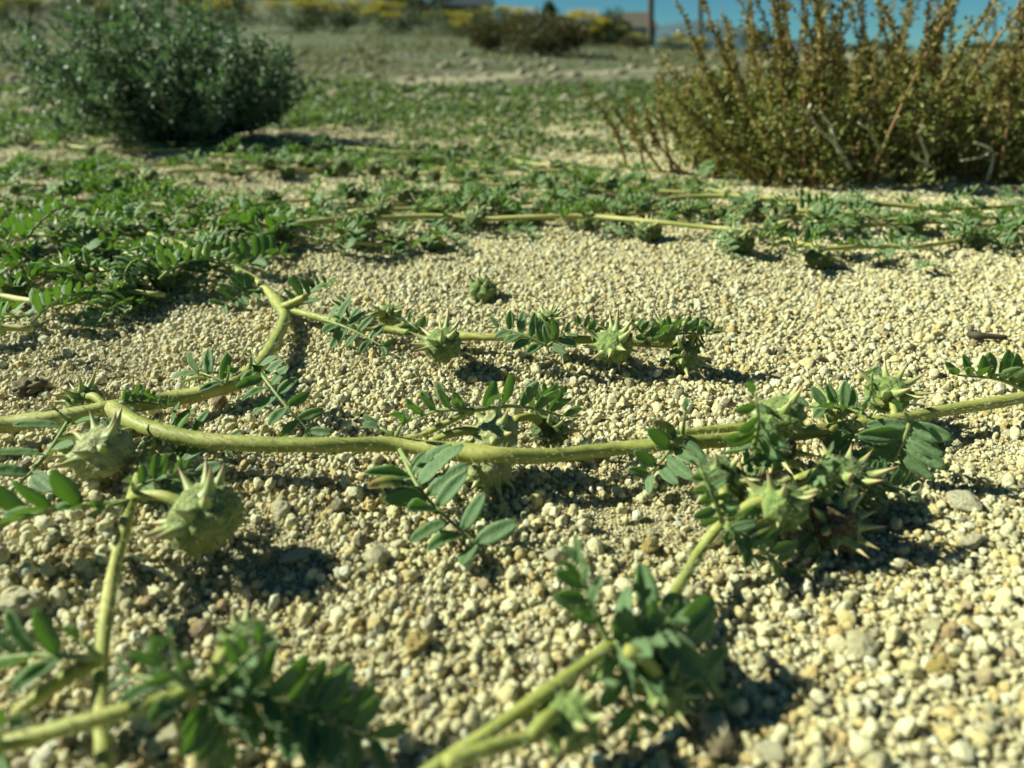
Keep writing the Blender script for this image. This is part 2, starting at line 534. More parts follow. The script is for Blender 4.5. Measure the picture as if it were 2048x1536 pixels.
ng = bpy.data.node_groups.new('scatter_grains', 'GeometryNodeTree')
ng.interface.new_socket('Geometry', in_out='INPUT', socket_type='NodeSocketGeometry')
ng.interface.new_socket('Geometry', in_out='OUTPUT', socket_type='NodeSocketGeometry')
gi, go = ng.nodes.new('NodeGroupInput'), ng.nodes.new('NodeGroupOutput')
iop = ng.nodes.new('GeometryNodeInstanceOnPoints')
ci = ng.nodes.new('GeometryNodeCollectionInfo')
ci.inputs['Collection'].default_value = grain_col
ci.inputs['Separate Children'].default_value = True
ci.inputs['Reset Children'].default_value = True
iop.inputs['Pick Instance'].default_value = True
def named(nm, typ):
    a = ng.nodes.new('GeometryNodeInputNamedAttribute'); a.data_type = typ; a.inputs['Name'].default_value = nm
    return a.outputs['Attribute']
ng.links.new(gi.outputs[0], iop.inputs['Points'])
ng.links.new(ci.outputs[0], iop.inputs['Instance'])
ng.links.new(named('vid', 'INT'), iop.inputs['Instance Index'])
e2r = ng.nodes.new('FunctionNodeEulerToRotation')
ng.links.new(named('rot', 'FLOAT_VECTOR'), e2r.inputs[0])
ng.links.new(e2r.outputs[0], iop.inputs['Rotation'])
ng.links.new(named('scl', 'FLOAT'), iop.inputs['Scale'])
ng.links.new(iop.outputs[0], go.inputs[0])
gravel = add('gravel', gm)
md = gravel.modifiers.new('scatter', 'NODES'); md.node_group = ng
tag(gravel, 'loose cream and ochre quartz grains covering the ground', None, None, 'stuff')
print('grains', N)
# ------------------------------------------------------------------ VINE PARTS
def leaflet_mesh(k, nu=8, nv=4):
    rs = random.Random(k)
    V, UV = [], []
    wmax = rs.uniform(.185, .23); cup = rs.uniform(.03, .10); bend = rs.uniform(-.02, .10); asym = rs.uniform(.92, 1.08)
    th = .014
    def pt(u, v):
        w = wmax * (max(0, math.sin(math.pi * min(1, (u * .97 + .015) ** .92))) ** .54)
        side = asym if v > 0 else 2 - asym
        x = u - .05 * v * (1 - u)
        y = w * v * side
        z = cup * (v * v) * math.sin(math.pi * u) - .025 * (1 - min(1, abs(v) * 3)) - bend * u * u + .012 * math.sin(u * 9 + k) * v
        return Vector((x, y, z))
    F, fm = [], []
    for lay in (0, 1):
        for i in range(nu + 1):
            for j in range(nv + 1):
                u, v = i / nu, j / nv * 2 - 1
                p = pt(u, v)
                p.z += th * (.5 - lay) * (1 - .8 * abs(v) ** 3)
                V.append(p); UV.append((u, (v + 1) / 2))
    S = (nu + 1) * (nv + 1)
    for i in range(nu):
        for j in range(nv):
            a, b = i * (nv + 1) + j, (i + 1) * (nv + 1) + j
            F.append((a, b, b + 1, a + 1)); fm.append(0)
            F.append((S + a + 1, S + b + 1, S + b, S + a)); fm.append(1)
    rim = [j for j in range(nv + 1)] + [i * (nv + 1) + nv for i in range(1, nu + 1)] + [nu * (nv + 1) + j for j in range(nv - 1, -1, -1)] + [i * (nv + 1) for i in range(nu - 1, 0, -1)]
    for a, b in zip(rim, rim[1:] + rim[:1]):
        F.append((a, a + S, b + S, b)[::-1]); fm.append(1)
    return V, F, fm, UV
LEAFLETS = []
for k in range(10):
    V, F, fm, UV = leaflet_mesh(k)
    LEAFLETS.append(mesh('leaflet', V, F, [MAT['leaf_top'], MAT['leaf_under']], True, fm, UV))

# aged leaflet: yellowing towards its tip
def make_old_leaf():
    m, n, l, b, o = mat('yellowing_leaf')
    uv = n.new('ShaderNodeUVMap'); sep = n.new('ShaderNodeSeparateXYZ'); l.new(uv.outputs[0], sep.inputs[0])
    nz = noise_tex(n, l, tc(n).outputs['Object'], 4, 3)
    f = math_node(n, l, 'ADD', sep.outputs[0], math_node(n, l, 'MULTIPLY_ADD', nz, .8, -.4))
    r = ramp(n, [(.25, (.10, .17, .07)), (.5, (.30, .34, .09)), (.8, (.44, .42, .12)), (1, (.42, .30, .12))])
    l.new(f, r.inputs[0]); l.new(r.outputs[0], b.inputs['Base Color']); b.inputs['Roughness'].default_value = .5
    tr = n.new('ShaderNodeBsdfTranslucent'); l.new(r.outputs[0], tr.inputs[0])
    mx = n.new('ShaderNodeMixShader'); mx.inputs[0].default_value = .45
    l.new(b.outputs[0], mx.inputs[1]); l.new(tr.outputs[0], mx.inputs[2]); l.new(mx.outputs[0], o.inputs[0])
    return m
MAT['old_leaf'] = make_old_leaf()
V, F, fm, UV = leaflet_mesh(33)
OLD_LEAFLET = mesh('leaflet', V, F, [MAT['old_leaf'], MAT['old_leaf']], True, fm, UV)

def burr_parts(k, sub=4, tub=110):
    """unit burr: lobed, warty body; returns verts, faces and the spine list"""
    rs = random.Random(500 + k)
    bm = bmesh.new(); bmesh.ops.create_icosphere(bm, subdivisions=sub, radius=1)
    bumps = []
    for _ in range(tub):
        d = Vector((rs.gauss(0, 1), rs.gauss(0, 1), rs.gauss(0, 1))).normalized()
        bumps.append((d, rs.uniform(.06, .12), rs.uniform(.07, .15)))
    off = Vector((k * 3.1, 7, 2))
    def radius(d):
        a = math.atan2(d.y, d.x); rho = math.hypot(d.x, d.y)
        lobe = abs(math.cos(2.5 * a))                 # five keels
        r = 1 - .22 * (1 - lobe ** .6) * rho - .10 * max(0, d.z) ** 3 + .06 * noise.noise(d * 2 + off)
        for b, w, h in bumps:
            q = 1 - d.dot(b)
            if q < .05: r += h * math.exp(-q * 2 / (w * w))
        return r
    V = []
    for v in bm.verts:
        d = v.co.normalized(); r = radius(d)
        V.append(Vector((d.x * r, d.y * r, d.z * r * .86)))
    bm.verts.index_update()
    F = [tuple(v.index for v in f.verts) for f in bm.faces]
    bm.free()
    sp = []
    for i in range(5):
        a0 = 2 * math.pi * i / 5
        for s in (-1, 1):
            a = a0 + s * rs.uniform(.22, .36); e = rs.uniform(.35, .85)
            sp.append((Vector((math.cos(a) * math.cos(e), math.sin(a) * math.cos(e), math.sin(e))), rs.uniform(.66, .95), .20))
            a = a0 + s * rs.uniform(.18, .3); e = rs.uniform(-.8, -.55)
            sp.append((Vector((math.cos(a) * math.cos(e), math.sin(a) * math.cos(e), math.sin(e))), rs.uniform(.32, .5), .10))
    return V, F, sp, radius

def spine_data(n=7, sides=7):
    """unit spine along +X, a flared root and a slight upward curve; radius given at the root = 1 * .19"""
    V, F, UV = [], [], []
    for i in range(n + 1):
        u = i / n
        r = .19 * ((1 - u) ** 1.15) + .10 * max(0, 1 - u * 5) ** 2
        c = Vector((u, 0, .07 * u * u))
        for k in range(sides):
            a = 2 * math.pi * k / sides
            V.append(c + Vector((0, math.cos(a) * r, math.sin(a) * r))); UV.append((u, k / sides))
    for i in range(n):
        for k in range(sides):
            k2 = (k + 1) % sides
            F.append((i * sides + k, i * sides + k2, (i + 1) * sides + k2, (i + 1) * sides + k))
    return V, F, UV
SV, SF, SUV = spine_data()
SPINE = mesh('spine', SV, SF, [MAT['spine']], True, None, SUV)
BURR = []
for k in range(4):
    V, F, sp, radius = burr_parts(k)
    me = mesh('burr', V, F, [MAT['burr']])
    rs = random.Random(k)
    items = []
    for _ in range(520):
        d = Vector((rs.gauss(0, 1), rs.gauss(0, 1), rs.gauss(0, 1))).normalized()
        r = radius(d)
        p = Vector((d.x * r, d.y * r, d.z * r * .86)) * .98
        items.append((p, d + Vector((rs.gauss(0, .4), rs.gauss(0, .4), rs.gauss(0, .4))), rs.uniform(.10, .27), .0065))
    HV, HF = hair_data(items)
    BURR.append((me, sp, mesh('hairs', HV, HF, [MAT['hair']])))
# small burr for the mats farther back: body and spines in one mesh
MIDBURR = []
for k in range(4):
    V, F, sp, radius = burr_parts(20 + k, 3, 60)
    V = list(V); F = list(F); fm = [0] * len(F); UV = [(0, 0)] * len(V)
    sv, sf, suv = spine_data(3, 4)
    for d, L, r in sp:
        M = Matrix.Translation(d * .8) @ basis(d, Vector((0, 0, 1))) @ Matrix.Diagonal((L * 1.05, r / .19 * .95, r / .19 * .95, 1))
        b0 = len(V)
        V += [M @ q for q in sv]; UV += suv
        F += [tuple(b0 + i for i in f) for f in sf]; fm += [1] * len(sf)
    MIDBURR.append(mesh('burr', V, F, [MAT['burr_dark'], MAT['spine']], True, fm, UV))

def mid_leaf(k):
    """whole pinnate leaf in one mesh, unit length along +X, for the mats farther back"""
    rs = random.Random(900 + k)
    n = rs.randint(5, 7); fold = R(rs.uniform(0, 65)); droop = rs.uniform(-.1, .35)
    V, F, fm, UV = [], [], [], []
    pts = [Vector((u, .05 * math.sin(u * 5 + k), .12 * math.sin(u * 3) - droop * u * u)) for u in np.linspace(0, 1, 7)]
    tv, tf = tube_data(pts, lambda u: .028 * (1.1 - u * .7), 4)
    V += tv; F += tf; fm += [2] * len(tf); UV += [(0, .5)] * len(tv)
    lv, lf, lfm, luv = leaflet_mesh(40 + k, 4, 2)
    for i in range(n):
        u = .16 + .84 * i / (n - 1)
        j = min(5, int(u * 6)); f_ = u * 6 - j
        p = pts[j].lerp(pts[j + 1], f_); t = (pts[j + 1] - pts[j]).normalized()
        side = t.cross(Vector((0, 0, 1))).normalized(); up = side.cross(t)
        for s in (-1, 1):
            fo = fold + rs.uniform(-.25, .25); sw = R(rs.uniform(12, 35)) + (.5 if i == n - 1 else 0)
            x = side * s * math.cos(fo) * math.cos(sw) + t * math.sin(sw) + up * math.sin(fo) * math.cos(sw)
            z = up * math.cos(fo) - side * s * math.sin(fo)
            L = .40 * (1 - .45 * u) * rs.uniform(.85, 1.12)
            M = Matrix.Translation(p) @ basis(x, z) @ Matrix.Scale(L, 4)
            b0 = len(V)
            V += [M @ q for q in lv]; UV += luv
            F += [tuple(b0 + a for a in f) for f in lf]; fm += lfm
    return mesh('leaf', V, F, [MAT['leaf_top'], MAT['leaf_under'], MAT['rachis']], True, fm, UV)
MIDLEAF = [mid_leaf(k) for k in range(12)]

# ------------------------------------------------------------------ builders for the near vines
def add_stem(vine, pts, r, name='stem', hairs=9, nodes=(), taper=.15, sides=12, material='stem'):
    """pts: 3-D points; nodes: fractions along the stem that swell"""
    c = spline(pts, .0008); r *= .88
    rad = lambda u: r * (1 - taper * u) * (1 + sum(.28 * math.exp(-((u - q) / .018) ** 2) for q in nodes)) * (1 + .05 * math.sin(u * 37 + r * 9000))
    V, F = tube_data(c, rad, sides, .12)
    o = add(name, mesh(name, V, F, [MAT[material]]), vine)
    if hairs:
        items = []
        L = len(c) * .8
        for _ in range(int(L * hairs * 1.25)):
            i = random.randrange(1, len(c) - 1)
            t = (c[i + 1] - c[i - 1]).normalized()
            d = t.orthogonal().normalized(); d.rotate(Quaternion(t, random.uniform(0, 6.283)))
            rr = rad(i / (len(c) - 1))
            items.append((c[i] + d * rr * .97, d + t * random.uniform(.0, .9), random.uniform(.5, 1.25) * .001, .000038))
        HV, HF = hair_data(items)
        h = add('hairs', mesh('hairs', HV, HF, [MAT['hair']]), o); h['kind'] = 'stuff'
    return o

def add_leaf(vine, base, tip, n, Lpx, nrm=(0, -.4, .9), fl=20, fr=20, mid=None, sweep=18, old=(), shrink=.45, hairs=14, start=.12):
    """pinnate leaf: rachis mesh with n pairs of leaflets; Lpx leaflet length in photo pixels at its own distance; fl/fr: fold of either row of leaflets"""
    base, tip = Vector(base), Vector(tip)
    L = .92 * Lpx * (base.lerp(tip, .5) - Vector((0, 0, CAMZ))).length / FPX * 1000
    if n >= 4:
        n += 1; fl = fl + 12 if fl is not None and fl >= 0 else fl; fr = fr + 12 if fr is not None and fr >= 0 else fr
    up = Vector(nrm).normalized()
    m = Vector(mid) if mid is not None else base.lerp(tip, .5) + up * (tip - base).length * .08
    c = spline([base, m, tip], .0007)
    V, F = tube_data(c, lambda u: .00042 * (1 - .55 * u), 7)
    leaf = add('leaf', mesh('leaf', V, F, [MAT['rachis']]), vine)
    hi = []
    N = len(c) - 1
    for i in range(n):
        u = start + (1 - start) * (i / max(1, n - 1)) if n > 1 else 1.0
        k = min(N - 1, int(u * N)); p = c[k].lerp(c[k + 1], u * N - k)
        t = (c[min(N, k + 2)] - c[max(0, k - 1)]).normalized()
        side = t.cross(up).normalized(); un = side.cross(t)
        for s, fold in ((1, fr), (-1, fl)):
            if fold is None: continue
            if n > 2 and random.random() < .04: continue
            fo = R(fold + random.uniform(-16, 16)); sw = R(sweep + random.uniform(-9, 12)) + (.45 if i == n - 1 else 0)
            x = side * s * math.cos(fo) * math.cos(sw) + t * math.sin(sw) + un * math.sin(fo) * math.cos(sw)
            z = un * math.cos(fo) - side * s * math.sin(fo)
            z.rotate(Quaternion(x.normalized(), random.gauss(0, .22)))
            ll = L * .001 * (1 - shrink * u * u) * random.uniform(.88, 1.08)
            if i == 0 and n > 2: ll *= .86
            me = OLD_LEAFLET if (i, s) in old or random.random() < .02 else random.choice(LEAFLETS)
            wid = random.uniform(.92, 1.12)
            M = Matrix.Translation(p + x.normalized() * .0003) @ basis(x, z) @ Matrix.Diagonal((ll, ll * wid, ll, 1))
            add('leaflet', me, leaf, M)
            for _ in range(hairs):                      # silky hairs along the margin
                uu = random.uniform(.1, .95); w = .265 * math.sin(math.pi * uu) ** .54 * random.choice((-1, 1))
                q = M @ Vector((uu, w * .98, 0))
                hi.append((q, (M.to_3x3() @ Vector((.6, w * 4, random.uniform(-.4, .6)))), random.uniform(.3, .8) * .001, .000028))
    for _ in range(int((tip - base).length * 5000)):
        k = random.randrange(1, N); t = (c[k] - c[k - 1]).normalized()
        d = t.orthogonal(); d.rotate(Quaternion(t, random.uniform(0, 6.28)))
        hi.append((c[k], d + t * .3, random.uniform(.5, 1.2) * .001, .000030))
    HV, HF = hair_data(hi)
    h = add('hairs', mesh('hairs', HV, HF, [MAT['hair']]), leaf); h['kind'] = 'stuff'
    return leaf

bcount = [0]
def add_burr(vine, c, rad, axis=(0, 0, 1), spin=0.0, stalk=None, label=None, skin=None):
    c = Vector(c); long = 1.35 if rad < 50 else 1.0; rad = .88 * rad * (c - Vector((0, 0, CAMZ))).length / FPX; k = bcount[0] % 4; bcount[0] += 1
    me, sp, hm = BURR[k]
    q = Vector((0, 0, 1)).rotation_difference(Vector(axis).normalized())
    M = Matrix.Translation(c) @ q.to_matrix().to_4x4() @ Matrix.Rotation(spin, 4, 'Z') @ Matrix.Scale(rad, 4)
    b = add('burr', me, vine, M)
    if label: b['label'] = label
    if skin:
        b.material_slots[0].link = 'OBJECT'; b.material_slots[0].material = MAT[skin]
    for d, L, r in sp:
        S = M @ Matrix.Translation(Vector((d.x, d.y, d.z * .86)) * .82) @ basis(d, Vector((0, 0, 1))) @ Matrix.Diagonal((L * 1.1 * long, r / .19, r / .19, 1))
        add('spine', SPINE, b, S)
    h = add('hairs', hm, b, M); h['kind'] = 'stuff'
    if stalk is not None:
        a = Vector(stalk); m = a.lerp(c, .5) + Vector((0, 0, .0015))
        V, F = tube_data(spline([a, m, c], .0007), lambda u: .0007 * (1 + .25 * u), 8)
        add('stalk', mesh('stalk', V, F, [MAT['stem']]), vine)
    return b

U = Vector((0, 0, 1))
# ---- the big runner that comes in at the left edge, forks and sends a long branch across the picture
v = thing('puncture_vine', P(225, 818, 0), 'thick pale green runner forking at the node and crossing the whole gravel with burrs', 'vine', 'vines creeping over the gravel')
A = [P(-120, 862, 5), P(0, 850, 5), P(110, 836, 5), P(225, 816, 6), P(330, 800, 5.5), P(430, 779, 5), P(495, 752, 5), P(540, 700, 4.5), P(568, 640, 4), P(560, 612, 4), P(522, 570, 5.5), P(455, 530, 7.5), P(395, 500, 8.5), P(300, 470, 7)]
add_stem(v, A, .00172, nodes=(.26, .55), taper=.25)
B = [P(224, 816, 6), P(252, 836, 7), P(300, 857, 7.5), P(380, 877, 7.5), P(480, 887, 7), P(640, 890, 7), P(785, 889, 7), P(900, 902, 7), P(1000, 911, 7), P(1100, 911, 7), P(1230, 898, 7), P(1350, 886, 7), P(1480, 878, 6.5), P(1620, 863, 6), P(1750, 847, 6), P(1880, 823, 6), P(2060, 793, 6), P(2200, 765, 6), P(2500, 712, 5), P(2850, 655, 4)]
add_stem(v, B, .00150, name='side_stem', nodes=(.015, .23, .40, .47), taper=.3)
Fp = [P(566, 616, 4), P(620, 630, 4.5), P(700, 650, 4.5), P(780, 660, 5), P(870, 670, 5), P(1000, 675, 5), P(1100, 678, 5), P(1190, 680, 5), P(1300, 688, 4.5), P(1380, 692, 4)]
add_stem(v, Fp, .00105, name='side_stem', nodes=(.25, .5, .75))
add_stem(v, [P(566, 614, 5), P(590, 604, 6.5), P(612, 594, 8)], .00120, name='broken_side_stem', hairs=4, taper=.1)
add_stem(v, [P(1362, 868, 7), P(1440, 858, 7.5), P(1530, 850, 8)], .0009, name='side_stem', hairs=6)
add_stem(v, [P(790, 884, 7), P(850, 866, 8), P(900, 842, 10), P(945, 818, 12)], .00070, name='leaf_stalk', hairs=10)
# leaves on the crossing branch
add_leaf(v, P(800, 900, 7), P(950, 1088, 2.5), 6, 126, (-.1, -.70, .72), 0, 40, sweep=2, mid=P(845, 985, 6), old=((1, 1),), start=.30, shrink=.3)
add_leaf(v, P(800, 900, 7), P(825, 935, 7), 1, 95, (.1, -.95, .35), 35, 5, sweep=-8)
add_leaf(v, P(790, 872, 8), P(760, 855, 9), 1, 75, (0, -.85, .55), 20, 20, sweep=45)
add_leaf(v, P(792, 872, 8), P(804, 850, 11), 1, 60, (0, -.9, .3), 60, 65, sweep=55)
add_leaf(v, P(945, 820, 12), P(822, 838, 10), 4, 62, (0, -.15, 1), 66, 70, shrink=.3)
add_leaf(v, P(945, 820, 12), P(1125, 832, 9.5), 5, 72, (0, -.15, 1), 62, 66, shrink=.3)
add_leaf(v, P(1060, 822, 8), P(1120, 795, 10), 4, 46, (0, -.3, 1), 45, 45)
add_leaf(v, P(1365, 870, 8), P(1300, 945, 4), 4, 88, (.2, -.75, .6), 40, 2, sweep=8)
add_leaf(v, P(1365, 868, 8), P(1370, 825, 14), 1, 62, (-.2, -.9, .2), 66, 70, sweep=62)
add_leaf(v, P(1365, 868, 8), P(1340, 858, 9), 1, 75, (0, -.8, .6), 20, None, sweep=62)
add_leaf(v, P(1508, 895, 12), P(1512, 785, 24), 5, 90, (.15, -1, .15), 4, 80, sweep=25)
add_leaf(v, P(1822, 838, 12), P(1785, 925, 4), 5, 84, (-.1, -.80, .6), 4, -6, sweep=8, shrink=.25)
add_leaf(v, P(1818, 838, 12), P(1808, 824, 14), 1, 85, (0, -.9, .45), 5, None, sweep=66)
add_leaf(v, P(1722, 822, 9), P(1745, 745, 20), 4, 52, (.1, -1, .2), 10, 75, sweep=32)
add_leaf(v, P(1722, 826, 9), P(1620, 812, 8), 5, 58, (0, -.6, .8), 35, 45)
add_leaf(v, P(2070, 790, 8), P(1915, 750, 13), 7, 58, (0, -.35, .95), 55, 55)
add_leaf(v, P(1640, 880, 6), P(1700, 930, 2), 4, 48, (0, -.5, .85), 20, 20)
# leaves near the fork and along the first runner
add_leaf(v, P(505, 722, 9), P(618, 862, 2), 6, 64, (-.1, -.72, .7), 8, 8, mid=P(556, 792, 6), shrink=.25)
add_leaf(v, P(500, 735, 8), P(500, 708, 13), 2, 36, (.6, -.7, .3), 65, 70, sweep=50)
add_leaf(v, P(452, 766, 6), P(400, 745, 8), 3, 62, (0, -.7, .75), 35, 30, shrink=.2)
add_leaf(v, P(452, 766, 6), P(458, 745, 9), 1, 52, (.5, -.8, .3), 40, 40, sweep=40)
add_leaf(v, P(330, 815, 7), P(318, 800, 10), 1, 70, (0, -1, .35), 20, 8, sweep=35)
add_leaf(v, P(238, 806, 8), P(332, 812, 7), 5, 36, (.1, -.2, 1), 70, 76)
add_leaf(v, P(138, 840, 6), P(120, 826, 9), 1, 62, (.2, -1, .3), 15, 35, sweep=58)
add_leaf(v, P(330, 850, 5), P(415, 985, 1.5), 5, 76, (.05, -.68, .75), 6, 10, mid=P(362, 925, 4), shrink=.25)
add_leaf(v, P(330, 852, 5), P(450, 885, 5), 3, 66, (0, -.75, .65), 10, 10)
add_leaf(v, P(140, 838, 6), P(15, 990, 3), 4, 98, (.1, -.70, .7), 10, 10, old=((1, 1),), mid=P(85, 920, 5))
add_leaf(v, P(300, 862, 4), P(200, 878, 2.5), 4, 55, (0, -.3, .95), 20, 20)
add_leaf(v, P(645, 638, 5), P(765, 692, 3), 5, 60, (0, -.7, .7), 12, 12)
add_leaf(v, P(700, 650, 5), P(690, 605, 9), 3, 42, (.2, -.9, .3), 40, 40)
add_leaf(v, P(590, 618, 5), P(650, 570, 8), 5, 50, (0, -.5, .85), 25, 25)
add_leaf(v, P(530, 575, 4), P(450, 610, 3), 5, 52, (0, -.5, .85), 12, 16)
add_leaf(v, P(470, 535, 4), P(560, 510, 6), 5, 55, (0, -.5, .85), 30, 25)
add_leaf(v, P(450, 528, 6), P(380, 575, 3), 4, 45, (0, -.5, .85), 20, 25)
add_leaf(v, P(840, 664, 6), P(818, 645, 8), 3, 42, (0, -.7, .7), 35, 30)
add_leaf(v, P(1095, 692, 6), P(1000, 655, 8), 4, 56, (0, -.7, .7), 20, 25)
add_leaf(v, P(1095, 692, 6), P(1130, 668, 9), 3, 50, (0, -.8, .6), 35, 15)
add_leaf(v, P(1200, 682, 6), P(1160, 650, 10), 4, 40, (0, -.7, .7), 45, 45)
add_leaf(v, P(1300, 690, 6), P(1268, 650, 10), 4, 44, (.1, -.8, .5), 45, 45)
add_leaf(v, P(1290, 685, 7), P(1425, 668, 10), 8, 44, (0, -.25, 1), 52, 54)
add_leaf(v, P(1385, 692, 6), P(1408, 650, 12), 5, 40, (-.1, -.8, .5), 45, 45)
# burrs
add_burr(v, P(990, 872, 7), 56, (-.55, -.35, .75), .3, P(860, 884, 7), 'pale buff burr hanging behind the crossing stem', 'burr_buff')
add_burr(v, P(980, 938, 4.0), 50, (.1, -.3, -.9), .9, P(930, 905, 6), None, 'burr_buff')
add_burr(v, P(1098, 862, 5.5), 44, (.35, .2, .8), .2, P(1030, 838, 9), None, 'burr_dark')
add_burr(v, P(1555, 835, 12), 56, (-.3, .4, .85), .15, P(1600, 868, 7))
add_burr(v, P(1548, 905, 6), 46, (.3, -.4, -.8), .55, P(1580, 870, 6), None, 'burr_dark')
add_burr(v, P(1665, 812, 7), 36, (-.2, -.1, .9), .5, P(1740, 848, 6))
add_burr(v, P(1672, 876, 4), 34, (-.2, -.3, .9), .1, P(1660, 862, 6))
add_burr(v, P(1775, 790, 8), 44, (.1, -.2, 1), 1.2, P(1790, 840, 6))
add_burr(v, P(205, 905, 5.5), 60, (-.35, -.15, .9), .25, P(290, 862, 5), 'greenish buff burr beneath the forking stem with reddish spine tips', 'burr_buff')
add_burr(v, P(168, 800, 5), 34, (-.4, .3, .8), .8, P(215, 815, 6))
add_burr(v, P(885, 690, 7), 43, (-.45, -.15, .85), .55, P(860, 668, 5), 'green burr with long spread spines on the thin back branch')
add_burr(v, P(1095, 642, 9.5), 27, (-.1, -.1, 1), .9, P(1110, 676, 5))
add_burr(v, P(1098, 672, 5.0), 22, (0, -.2, -1), .3, P(1110, 676, 5))
add_burr(v, P(1228, 690, 7), 44, (-.45, -.3, .8), 1.0, P(1190, 680, 5))
add_burr(v, P(1330, 662, 9), 28, (.15, -.2, .95), .4, P(1330, 688, 5))
add_burr(v, P(1368, 715, 4.2), 34, (.4, -.5, .4), .0, P(1350, 690, 4.5))
add_burr(v, P(778, 630, 5), 28, (.05, .1, 1), .2, P(720, 652, 5))

# ---- pale straight runner that dives under the fork and runs to the lower edge
v = thing('puncture_vine', P(265, 990, 0), 'straight yellowish runner passing under the fork to the lower edge beside the big burr', 'vine', 'vines creeping over the gravel')
C = [P(318, 835, 3), P(300, 890, 4), P(282, 945, 5), P(263, 1000, 6.5), P(240, 1090, 6), P(220, 1180, 5.5), P(206, 1290, 5), P(200, 1390, 5), P(205, 1480, 5), P(212, 1600, 5)]
add_stem(v, C, .00100, nodes=(.26,), hairs=7)
add_burr(v, P(408, 1035, 8.5), 78, (-.45, -.05, .9), .35, P(268, 990, 7.5), 'large pale green burr with long paired spines', 'burr_pale')
add_leaf(v, P(258, 1003, 7), P(-40, 1062, 5.5), 4, 105, (.05, -.45, .9), 40, 52, start=.3)
add_leaf(v, P(258, 1003, 7), P(215, 1012, 8), 1, 70, (.1, -.9, .4), 25, 40, sweep=40)
add_leaf(v, P(275, 975, 7), P(365, 945, 8), 4, 48, (-.1, -.6, .8), 35, 35)
add_leaf(v, P(272, 985, 8), P(264, 965, 11), 1, 34, (0, -1, .2), 50, 50, sweep=45)
add_leaf(v, P(204, 1318, 8), P(-30, 1318, 7), 4, 110, (0, -.45, .9), 35, 45, start=.3)
add_leaf(v, P(204, 1318, 8), P(165, 1280, 11), 1, 75, (0, -.8, .5), 40, 40, sweep=40)
add_stem(v, [P(200, 1318, 7), P(120, 1362, 7), P(30, 1428, 6)], .00090, name='side_stem', hairs=6)

# ---- blurred runner low at the left
v = thing('puncture_vine', P(0, 1490, 0), 'blurred green runner entering low at the left corner with a leafy burr at its end', 'vine', 'vines creeping over the gravel')
add_stem(v, [P(-150, 1530, 8), P(0, 1490, 8.5), P(130, 1455, 9), P(260, 1420, 9), P(400, 1382, 9)], .00095, nodes=(.98,), hairs=6)
add_leaf(v, P(395, 1385, 9), P(270, 1350, 9), 3, 90, (0, -.5, .85), 30, 40)
add_leaf(v, P(395, 1385, 9), P(330, 1330, 13), 1, 100, (.1, -.9, .4), 30, 40, sweep=45)
add_leaf(v, P(420, 1390, 8), P(740, 1472, 4), 6, 128, (0, -.5, .85), 12, 18, mid=P(580, 1415, 7), start=.35)
add_leaf(v, P(430, 1385, 9), P(560, 1375, 8), 3, 80, (0, -.5, .85), 30, 35)
add_leaf(v, P(-10, 1490, 9), P(10, 1450, 11), 2, 70, (.2, -.8, .5), 30, 30)
add_leaf(v, P(430, 1380, 9), P(520, 1290, 14), 4, 74, (0, -.8, .6), 35, 35)
add_leaf(v, P(420, 1385, 9), P(660, 1420, 6), 5, 96, (.1, -.6, .8), 25, 25)
add_leaf(v, P(410, 1388, 9), P(470, 1480, 5), 4, 90, (.1, -.7, .7), 25, 25)
add_leaf(v, P(395, 1385, 9), P(345, 1290, 14), 3, 70, (-.2, -.8, .5), 35, 35)
add_burr(v, P(490, 1295, 8), 58, (.35, -.1, .9), .3, P(410, 1380, 9))
add_burr(v, P(500, 1345, 5), 42, (.0, -.6, .5), .9, P(410, 1385, 8))

# ---- runner rising from the lower edge to the burr cluster
v = thing('puncture_vine', P(1215, 1290, 0), 'green runner rising from the lower edge through a dark leaf tuft to the burr cluster', 'vine', 'vines creeping over the gravel')
add_stem(v, [P(800, 1590, 6), P(880, 1530, 7), P(1050, 1415, 8), P(1210, 1300, 9), P(1290, 1240, 6.5), P(1345, 1195, 4.5), P(1395, 1110, 5), P(1440, 1050, 8.5), P(1490, 1010, 8), P(1580, 960, 7)], .00082, nodes=(.42, .8), hairs=7, taper=0)
add_stem(v, [P(890, 1528, 9), P(1000, 1490, 8), P(1080, 1470, 8)], .0009, name='side_stem', hairs=5)
add_burr(v, P(1135, 1440, 6.5), 66, (-.2, -.1, .95), .6, P(1060, 1475, 8), 'blurred green burr low under the runner')
add_burr(v, P(1330, 1385, 5), 50, (.4, -.5, .6), .3, P(1250, 1300, 11))
add_leaf(v, P(1218, 1288, 9), P(1160, 1130, 16), 5, 96, (-.55, -.75, .4), 50, 25, sweep=35, start=.3)
add_leaf(v, P(1225, 1290, 9), P(1440, 1395, 3), 7, 140, (.1, -.45, .9), -22, -36, mid=P(1345, 1245, 11), sweep=12)
add_leaf(v, P(1225, 1292, 9), P(1275, 1440, 3), 4, 98, (.3, -.8, .5), 8, 15)
add_leaf(v, P(1225, 1290, 9), P(1330, 1245, 11), 4, 88, (0, -.7, .7), 30, 35)
add_leaf(v, P(1222, 1292, 9), P(1400, 1340, 5), 5, 104, (0, -.7, .7), 8, 10)
add_leaf(v, P(1210, 1300, 8), P(1200, 1360, 9), 1, 80, (-.2, -.9, .4), 30, 30)
add_leaf(v, P(1445, 1045, 10), P(1400, 935, 17), 5, 56, (0, -.9, .4), 20, 30)
add_leaf(v, P(1450, 1045, 9), P(1570, 1140, 2), 5, 72, (0, -.6, .8), 15, 20)
add_leaf(v, P(1480, 930, 10), P(1555, 895, 13), 5, 46, (0, -.8, .5), 35, 30)
